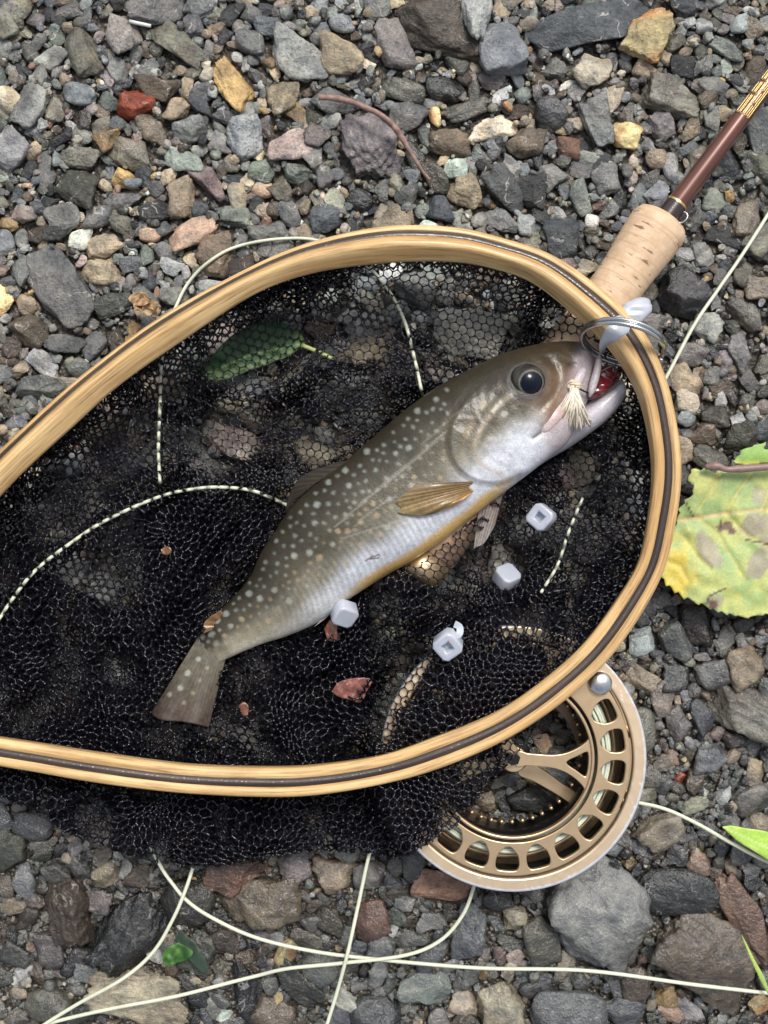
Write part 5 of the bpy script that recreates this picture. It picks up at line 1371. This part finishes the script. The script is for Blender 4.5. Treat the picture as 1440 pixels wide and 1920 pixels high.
# ---------------------------------------------------------------- key ring and cable ties
def ringwire(cx, cy, z, rad, tilt, az, turns=2.0, wr=.00075):
    t = np.linspace(0, turns * 2 * np.pi, 150); q = np.stack([rad * np.cos(t), rad * np.sin(t), .00155 * (t / (2 * np.pi) - turns / 2)], -1)
    Rx = np.array([[1, 0, 0], [0, math.cos(tilt), -math.sin(tilt)], [0, math.sin(tilt), math.cos(tilt)]]); Rz = np.array([[math.cos(az), -math.sin(az), 0], [math.sin(az), math.cos(az), 0], [0, 0, 1]])
    return tube(q @ (Rz @ Rx).T + pos(cx, cy, z), wr, 12)
v, f = ringwire(1168, 643, .0400, .0140, R(74), R(-17))
kr = mk('split_ring', v, f, M_STEEL); tag(kr, 'shiny double coil steel ring clipped over the hoop by the fish snout', 'split ring')
def tie(x, y, z, s, rot, label, tail=None, hole=True, group='frosty white cable tie heads'):
    root = empty('cable_tie', pos(x, y, z), label, 'cable tie', group)
    o = np.array([(-1, -.75), (-.75, -1), (.7, -1), (1, -.7), (1, .7), (.72, 1), (-.72, 1), (-1, .72)]) * s * P * .95
    h = np.array([(-.72, -.66), (.66, -.72), (.72, .66), (-.66, .72)]) * s * P * .95
    b = curve_solid('head', [o] + ([h[::-1]] if hole else []), s * P * .62, s * P * .24, M_TIE, root, pos(x, y, z).tolist(), rot, res=3)
    if hole:
        f_ = np.array([(-.7, -.7), (.7, -.7), (.7, .7), (-.7, .7)]) * s * P * .95
        curve_solid('inner_floor', [f_], s * P * .12, 0, M_TIE, root, pos(x, y, z - s * P * .1).tolist(), rot)
    if tail:
        t = evenpath(tail, 3); c3 = pos(t[:, 0], t[:, 1], t[:, 2]); tt = np.gradient(c3, axis=0); tt /= np.linalg.norm(tt, axis=1)[:, None]
        sd_ = np.cross(tt, [0, 0, 1.]); sd_ /= np.linalg.norm(sd_, axis=1)[:, None]; w = (.0031 if s == 19 else .00115); hh = .0005
        v = np.stack([c3 - sd_ * w - [0, 0, hh], c3 + sd_ * w - [0, 0, hh], c3 + sd_ * w + [0, 0, hh], c3 - sd_ * w + [0, 0, hh]], 1)
        n = len(c3); v = v.reshape(-1, 3); mk('strap', v, [np.concatenate([quads_grid(n, 4, close_m=True), [[0, 1, 2, 3]], [[(n - 1) * 4 + 3, (n - 1) * 4 + 2, (n - 1) * 4 + 1, (n - 1) * 4]]])], M_TIE, root, smooth=False)
    return root
nz_ = lambda x, y: float(net_top(np.array([float(x)]), np.array([float(y)]))[1][0])
tie(1015, 970, nz_(1015, 970) + .0045, 17.5, (R(14), R(-20), R(-42)), 'white cable tie head right of the pectoral fin, nearest the hoop side')
tie(950, 1082, nz_(950, 1082) + .0045, 17, (R(-35), R(30), R(20)), 'dull grey-white cable tie head sunk in the mesh below the pelvic fin', hole=False)
zt_ = nz_(840, 1208) + .0045
tie(840, 1208, zt_, 18, (R(10), R(-16), R(38)), 'white cable tie head with short bent strap, above the lower hoop', tail=[(843,1190,zt_),(860,1190,zt_),(862,1176,zt_ - .0005),(852,1170,zt_ - .0015)])
tie(646, 1150, .0290, 17, (R(30), R(24), R(-20)), 'bluish white cable tie head touching the belly edge by the anal fin', hole=False)
kr_ = tie(1192, 588, .0405, 4, (0, 0, 0), 'large translucent cable tie knot on the hoop beside the cork grip', hole=False)
q = rock(ICO[4][0], 68 * P, 44 * P, 38 * P, .95, np.random.default_rng(6), .1); a_ = R(24)
q = q @ np.array([[math.cos(a_), -math.sin(a_), 0], [math.sin(a_), math.cos(a_), 0], [0, 0, 1]]).T
mk('knot', q + pos(1190, 586, .0400), ICO[4][1], M_TIE, kr_)
st = evenpath([(1178,598,.0425),(1164,610,.0445),(1150,624,.0452),(1141,636,.0440),(1135,647,.0400),(1132,656,.0345)], 3)
c3 = pos(st[:, 0], st[:, 1], st[:, 2]); tt = np.gradient(c3, axis=0); tt /= np.linalg.norm(tt, axis=1)[:, None]; sd_ = np.cross(tt, [0, 0, 1.]); sd_ /= np.linalg.norm(sd_, axis=1)[:, None]
aa = np.linspace(0, 2 * np.pi, 16, endpoint=False); ww = np.interp(np.linspace(0, 1, len(c3)), [0, .4, 1], [.0040, .0034, .0018])
v = c3[:, None] + (ww[:, None] * np.cos(aa))[..., None] * sd_[:, None] + np.array([0, 0, 1.]) * (.0011 * np.sin(aa))[None, :, None]
mk('strap', v.reshape(-1, 3), quads_grid(len(c3), 16, close_m=True)[:, ::-1], M_TIE, kr_)
# ---------------------------------------------------------------- leaves, twig, flakes
M_LEAF = mat_attr('leaf_skin', .55, .0, nscale=1200, namp=.12, bscale=500, bstr=.5, bdist=.0004, sss=.08)
def sheet(name, outline, zf, cf, step, label=None, cat=None, thick=.00022, mat=None, parent=None, serr=0, seed=0, origin=None):
    """outline in photo px -> thin solid sheet with its own relief"""
    o = np.asarray(outline, float); o = evenpath(np.r_[o, o[:1]], step)[:-1]
    if serr:
        n_ = np.gradient(o, axis=0); n_ = np.stack([n_[:, 1], -n_[:, 0]], -1); n_ /= np.linalg.norm(n_, axis=1)[:, None] + 1e-9
        area = .5 * np.sum(o[:, 0] * np.roll(o[:, 1], -1) - np.roll(o[:, 0], -1) * o[:, 1])
        t = np.arange(len(o)) * step; ph = (t / 21.0 + .3 * vnoise(t / 60, t * 0, seed)) % 1; o = o + n_ * np.sign(area) * (serr * (1 - ph) ** 1.2 * (.6 + .4 * vnoise(t / 30, 0 * t, seed + 1)))[:, None]
    x0, y0 = o.min(0); x1, y1 = o.max(0)
    gx, gy = np.meshgrid(np.arange(x0, x1, step), np.arange(y0, y1, step)); gx = gx.ravel(); gy = gy.ravel()
    m = inpoly(gx, gy, o) & (polydist(gx, gy, np.r_[o, o[:1]]) > step * .5); pts = np.r_[o, np.stack([gx[m], gy[m]], -1)]
    n = len(o); ed = [(i, (i + 1) % n) for i in range(n)]
    r = geometry.delaunay_2d_cdt([Vector(p) for p in pts.tolist()], ed, [], 1, 1e-4)
    p2 = np.array([v[:] for v in r[0]]); f = np.array(r[2]); 
    X, Y = p2[:, 0], p2[:, 1]; Z = zf(X, Y); c = np.clip(cf(X, Y), .008, .9)
    up = pos(X, Y, Z); dn = pos(X, Y, Z - thick); N = len(X)
    nn = np.cross(up[f[:, 1]] - up[f[:, 0]], up[f[:, 2]] - up[f[:, 0]])[:, 2]; f[nn < 0] = f[nn < 0][:, ::-1]
    e = np.sort(np.concatenate([f[:, [0, 1]], f[:, [1, 2]], f[:, [2, 0]]]), 1); u, k = np.unique(e, axis=0, return_counts=True); b = u[k == 1]
    side = np.stack([b[:, 0], b[:, 1], b[:, 1] + N, b[:, 0] + N], -1)
    ob = mk(name, np.r_[up, dn], [np.concatenate([f, f[:, ::-1] + N]), side], mat or M_LEAF, parent, col=np.r_[c, c], origin=origin)
    if label: tag(ob, label, cat)
    return ob
def L3(c, n): return np.ones((n, 3)) * np.array(c)
# big serrated leaf, right
bl = [(1322,884),(1345,887),(1372,880),(1383,866),(1405,868),(1440,862),(1500,850),(1600,846),(1680,880),(1720,960),(1700,1050),(1640,1110),(1560,1140),(1500,1150),(1440,1150),(1420,1152),(1400,1157),(1370,1150),(1345,1143),(1325,1134),(1300,1124),(1285,1118),(1265,1104),(1250,1092),(1244,1078),(1248,1058),(1256,1030),(1262,1000),(1268,985),(1276,960),(1286,942),(1298,930),(1303,912),(1292,897),(1302,882)]
bv = [[(1262,976),(1300,972),(1360,962),(1440,955),(1560,940),(1720,935)]] + [[(1300,970),(1330,925),(1350,888)], [(1360,962),(1385,920),(1412,882)], [(1430,955),(1450,900),(1480,860)], [(1310,972),(1345,1000),(1372,1045),(1400,1090)], [(1285,1008),(1310,1045),(1332,1066)], [(1362,962),(1400,1003),(1440,1025),(1470,1090)], [(1250,1052),(1275,1062),(1292,1092)], [(1450,954),(1490,1000),(1520,1080)]]
def bl_c(X, Y):
    n = len(X); a = fbm(X / 60, Y / 60, 601, 4); b = fbm(X / 14, Y / 14, 611, 3)
    c = lerp(L3((.33, .43, .17), n), (.50, .52, .17), sstep(-.25, .4, a + .3 * sstep(1080, 1150, Y)))
    c = lerp(c, (.26, .42, .17), .6 * sstep(.05, -.5, fbm(X / 34, Y / 34, 621, 3)))
    c = lerp(c, (.66, .50, .07), .9 * sstep(.1, .6, .5 * b + 1.1 * np.exp(-(((X - 1266) / 26) ** 2 + ((Y - 1072) / 42) ** 2))))
    c = lerp(c, (.55, .52, .14), .7 * np.exp(-(((X - 1372) / 40) ** 2 + ((Y - 1000) / 26) ** 2)))
    for cx, cy, rx, ry, an, k in ((1330,1035,17,36,-28,1), (1412,985,22,26,20,1), (1420,1062,20,26,10,1), (1424,930,14,18,0,.8), (1440,1000,20,40,0,.9), (1340,1128,16,12,0,.8), (1312,1010,10,14,0,.8), (1305,1080,7,5,0,.7), (1326,1075,5,4,0,.7), (1500,1040,30,20,0,.8), (1545,980,20,30,0,.8)):
        t = R(an); u = ((X - cx) * math.cos(t) + (Y - cy) * math.sin(t)) / rx; v = (-(X - cx) * math.sin(t) + (Y - cy) * math.cos(t)) / ry
        c = lerp(c, (.34, .30, .22), k * .9 * sstep(1.12, .92, np.hypot(u, v) + .30 * b + .25 * a))
    for cx, cy, r in ((1364,985,11), (1352,990,7), (1372,996,7), (1335,1135,9), (1300,968,5)): c = lerp(c, (.13, .055, .05), .9 * sstep(1.1, .7, np.hypot(X - cx, Y - cy) / r + .5 * b))
    for q in bv[1:]: c = lerp(c, (.55, .46, .14), .75 * sstep(3.2, .8, polydist(X, Y, np.array(q, float))))
    c = lerp(c, (.56, .42, .20), .95 * sstep(4.4, 1.5, polydist(X, Y, np.array(bv[0], float))))
    for q in ([(1286,942),(1294,958),(1300,968)], [(1324,1134),(1330,1118),(1345,1110),(1360,1104)], [(1398,1012),(1420,1016),(1440,1020)], [(1350,975),(1352,990)]): c = lerp(c, (.05, .02, .015), .9 * sstep(2.4, .8, polydist(X, Y, np.array(q, float))))
    return c * (1 + .12 * b)[:, None]
def bl_z(X, Y):
    z = .0145 + .0022 * vnoise(X / 90, Y / 90, 640) + .0006 * vnoise(X / 20, Y / 20, 641) + .002 * sstep(1250, 1330, X)
    for q in bv: z = z - .0006 * np.exp(-(polydist(X, Y, np.array(q, float)) / 4) ** 2)
    z = z + .0009 * np.exp(-(((X - 1288) / 16) ** 2 + ((Y - 993) / 12) ** 2))
    return z
leafroot = empty('leaf', pos(1400, 1000, .0145), 'large yellow-green serrated leaf with brown blotches right of the hoop', 'leaf')
sheet('blade', bl, bl_z, bl_c, 4.0, serr=9, seed=3, parent=leafroot)
lb2 = [(1378,866),(1382,858),(1390,850),(1392,846),(1404,840),(1420,836),(1434,831),(1432,842),(1460,842),(1500,838),(1500,862),(1440,866),(1400,872)]
sheet('blade', lb2, lambda X, Y: .0185 + .001 * vnoise(X / 25, Y / 25, 650), lambda X, Y: lerp(L3((.27, .44, .11), len(X)), (.52, .50, .10), sstep(862, 869, Y)) * (1 + .12 * fbm(X / 8, Y / 8, 5, 3))[:, None], 3.0, parent=leafroot, serr=4, seed=8)
M_STALK = mat_simple('purplish_leaf_stalk', (.25, .16, .15), .45, nscale=600, namp=.2, bscale=900)
st = evenpath([(1322,876,.0195),(1345,874,.0205),(1362,880,.0205),(1385,879,.0205),(1430,876,.0205),(1480,872,.020),(1540,866,.019)], 4)
v, f = tube(pos(st[:, 0], st[:, 1], st[:, 2]), np.interp(np.linspace(0, 1, len(st)), [0, .08, .18, .3, 1], [.0009, .0015, .0010, .0014, .0010]), 10); mk('stalk', v, f, M_STALK, leafroot)
# green leaf under the mesh
gl = [(368,706),(376,688),(398,668),(420,642),(448,620),(480,606),(512,602),(540,608),(562,622),(572,645),(560,655),(532,672),(505,682),(470,694),(440,706),(405,716),(380,716)]
def gl_c(X, Y):
    low = Y - (716 - (X - 370) * .30)
    c = lerp(L3((.018, .07, .018), len(X)), (.05, .15, .035), sstep(-30, -5, low + 9 * fbm(X / 18, Y / 18, 3, 3)))
    c = lerp(c, (.17, .26, .11), sstep(-12, 0, low + 5 * fbm(X / 9, Y / 9, 4, 2)))
    c = lerp(c, (.10, .20, .05), .9 * sstep(548, 560, X)); return lerp(c, (.4, .5, .2), .7 * sstep(2, .8, polydist(X, Y, np.array([(372,708),(470,665),(565,645)], float))))
glroot = empty('leaf', pos(470, 665, .012), 'dark green leaf lying on the stones under the black mesh', 'leaf')
sheet('blade', gl, lambda X, Y: hsm(X, Y) * .3 + .0085 + .0012 * vnoise(X / 50, Y / 30, 9), gl_c, 4, parent=glroot)
st = evenpath([(568,648,.0122),(590,657,.0122),(622,672,.0115)], 4); v, f = tube(pos(st[:, 0], st[:, 1], st[:, 2]), .0008, 8); mk('stalk', v, f, mat_simple('pale_green_stalk', (.42, .46, .16), .5), glroot)
# bright leaf at the right edge
sheet('leaf', [(1354,1550),(1372,1548),(1400,1553),(1440,1560),(1490,1580),(1540,1625),(1500,1640),(1450,1618),(1420,1600),(1385,1578),(1366,1562)], lambda X, Y: .0165 + .0012 * vnoise(X / 40, Y / 40, 9) - .0003 * (Y - 1550) / 20, lambda X, Y: lerp(lerp(L3((.36, .56, .08), len(X)), (.50, .64, .16), sstep(-.2, .4, fbm(X / 25, Y / 25, 8, 3))), (.6, .66, .3), .8 * sstep(1.8, .6, polydist(X, Y, np.array([(1354,1550),(1440,1590),(1540,1630)], float)))), 3.5, 'bright lime green leaf tip at the lower right edge by the line', 'leaf')
sheet('grass_blade', [(1390,1752),(1396,1762),(1415,1800),(1432,1830),(1446,1868),(1450,1880),(1436,1858),(1420,1826),(1402,1785)], lambda X, Y: .0175 + 0 * X, lambda X, Y: lerp(L3((.42, .55, .12), len(X)), (.30, .42, .1), sstep(1780, 1850, Y)), 3, 'narrow green grass blade across the red-brown stone at the lower right', 'grass blade')
sheet('leaf', [(303,1790),(312,1778),(330,1768),(350,1775),(362,1786),(350,1800),(332,1806),(314,1812),(306,1802)], lambda X, Y: hsm(X, Y) * .4 + .0085 + .0011 * vnoise(X / 9, Y / 12, 9), lambda X, Y: lerp(L3((.025, .085, .018), len(X)), (.07, .18, .03), sstep(-.3, .3, fbm(X / 12, Y / 12, 8, 3))), 2.5, 'small bright green leaf scrap between the black rock and gritty slab', 'leaf')
sheet('leaf', [(328,1758),(340,1746),(352,1756),(375,1780),(388,1806),(384,1826),(366,1812),(350,1795),(334,1776)], lambda X, Y: hsm(X, Y) * .4 + .0065 + .0006 * vnoise(X / 12, Y / 12, 19), lambda X, Y: L3((.035, .06, .04), len(X)), 3, 'dull dark green leaf behind the small bright green scrap', 'leaf')
# flakes in the net
def flake(poly, z, tilt, col, label):
    cx, cy = np.mean(poly, axis=0)
    fp_ = sheet('bark_flake', poly, lambda X, Y: z + tilt[0] * (X - cx) * P + tilt[1] * (Y - cy) * P + .0004 * vnoise(X / 11, Y / 11, 4) + .0001 * fbm(X / 4, Y / 4, 5), lambda X, Y: lerp(L3(col, len(X)), tuple(q * 1.9 + .03 for q in col), .7 * sstep(.05, .5, fbm(X / 9, Y / 9, 12, 3))), 2.2, label, 'bark flake', thick=.0006, mat=M_FLAKE)
    return fp_
M_FLAKE = mat_attr('wet_bark', .22, .8, nscale=800, namp=.25, bscale=900, bstr=.7, bdist=.0005)
flake([(622,1296),(636,1279),(660,1272),(682,1271),(697,1276),(688,1296),(676,1317),(655,1312),(634,1306)], nz_(660, 1294) + .003, (.1, -.15), (.20, .075, .055), 'reddish brown flat flake on the mesh above the lower hoop')
flake([(608,1178),(622,1158),(634,1166),(632,1182),(636,1199),(616,1201)], nz_(620, 1180) + .0035, (.2, .1), (.22, .07, .03), 'small rust brown flake below the bluish cable tie head')
flake([(448,1322),(458,1316),(466,1326),(464,1342),(454,1340)], nz_(456, 1330) + .002, (.1, .1), (.14, .05, .025), 'tiny dark brown flake right of the tail fin')
flake([(302,1030),(312,1024),(322,1030),(316,1040),(304,1038)], nz_(310, 1032) + .0025, (.1, .1), (.16, .07, .03), 'tiny brown flake on the mesh left of the fish')
# twig
tw = evenpath([(598,182,.0118),(628,184,.0125),(662,192,.0130),(700,208,.0150),(728,226,.0150),(748,250,.0130),(768,282,.0120),(790,318,.0105),(806,338,.009)], 4)
n_ = len(tw); q = pos(tw[:, 0], tw[:, 1], tw[:, 2]); q[:, 2] += .0003 * vnoise(np.arange(n_) * .4, np.zeros(n_), 3)
v, f = tube(q, np.interp(np.arange(n_), [0, n_ * .6, n_], [.0011, .00105, .0006]) * (1 + .15 * vnoise(np.arange(n_) * .33, np.zeros(n_), 8)), 10)
tg = mk('twig', v, f, mat_simple('pinkish_brown_bark', (.26, .165, .135), .6, nscale=500, namp=.35, bscale=700, bstr=.6)); tag(tg, 'thin curved pinkish brown twig on the gravel above the hoop', 'twig')
v, f = tube(pos(np.array([243., 256, 270, 283]), np.array([40., 43, 46, 49]), np.array([.012, .0125, .0125, .0122])), .0007, 8); q_ = mk('quill', v, f, mat_simple('white_quill', (.7, .7, .66), .4)); tag(q_, 'short white quill-like straw near the top left edge', 'straw')
# dried curled leaf
dl = np.random.default_rng(12); dr_ = empty('dried_leaf', pos(276, 568, .011), 'dried curled tan leaf beside the hoop at the left', 'dried leaf')
for i in range(5):
    a = dl.uniform(0, 6.28); cx, cy = 276 + dl.normal() * 8, 570 + dl.normal() * 8
    pts = [(cx + (15 + dl.uniform(-4, 7)) * math.cos(t) * 1.1, cy + (12 + dl.uniform(-4, 7)) * math.sin(t)) for t in np.linspace(0, 2 * np.pi, 10)[:-1]]
    sheet('curled_piece', pts, lambda X, Y, a=a, cx=cx, cy=cy, i=i: .0115 + .0006 * i + .5 * P * ((X - cx) * math.cos(a) + (Y - cy) * math.sin(a)) + .011 * (((X - cx) * math.sin(a) - (Y - cy) * math.cos(a)) / 30) ** 2 + .0008 * vnoise(X / 6, Y / 6, i), lambda X, Y, i=i: lerp(L3((.46, .31, .17), len(X)), (.20, .11, .06), sstep(.1, .6, fbm(X / 6, Y / 6, i, 3))), 2.2, parent=dr_)
sheet('curled_piece', [(288,552),(291,540),(297,538),(298,552),(292,560)], lambda X, Y: .0125 + .00002 * (560 - Y) * 3, lambda X, Y: L3((.36, .23, .15), len(X)), 2, parent=dr_)
print('done', time.time() - T0)
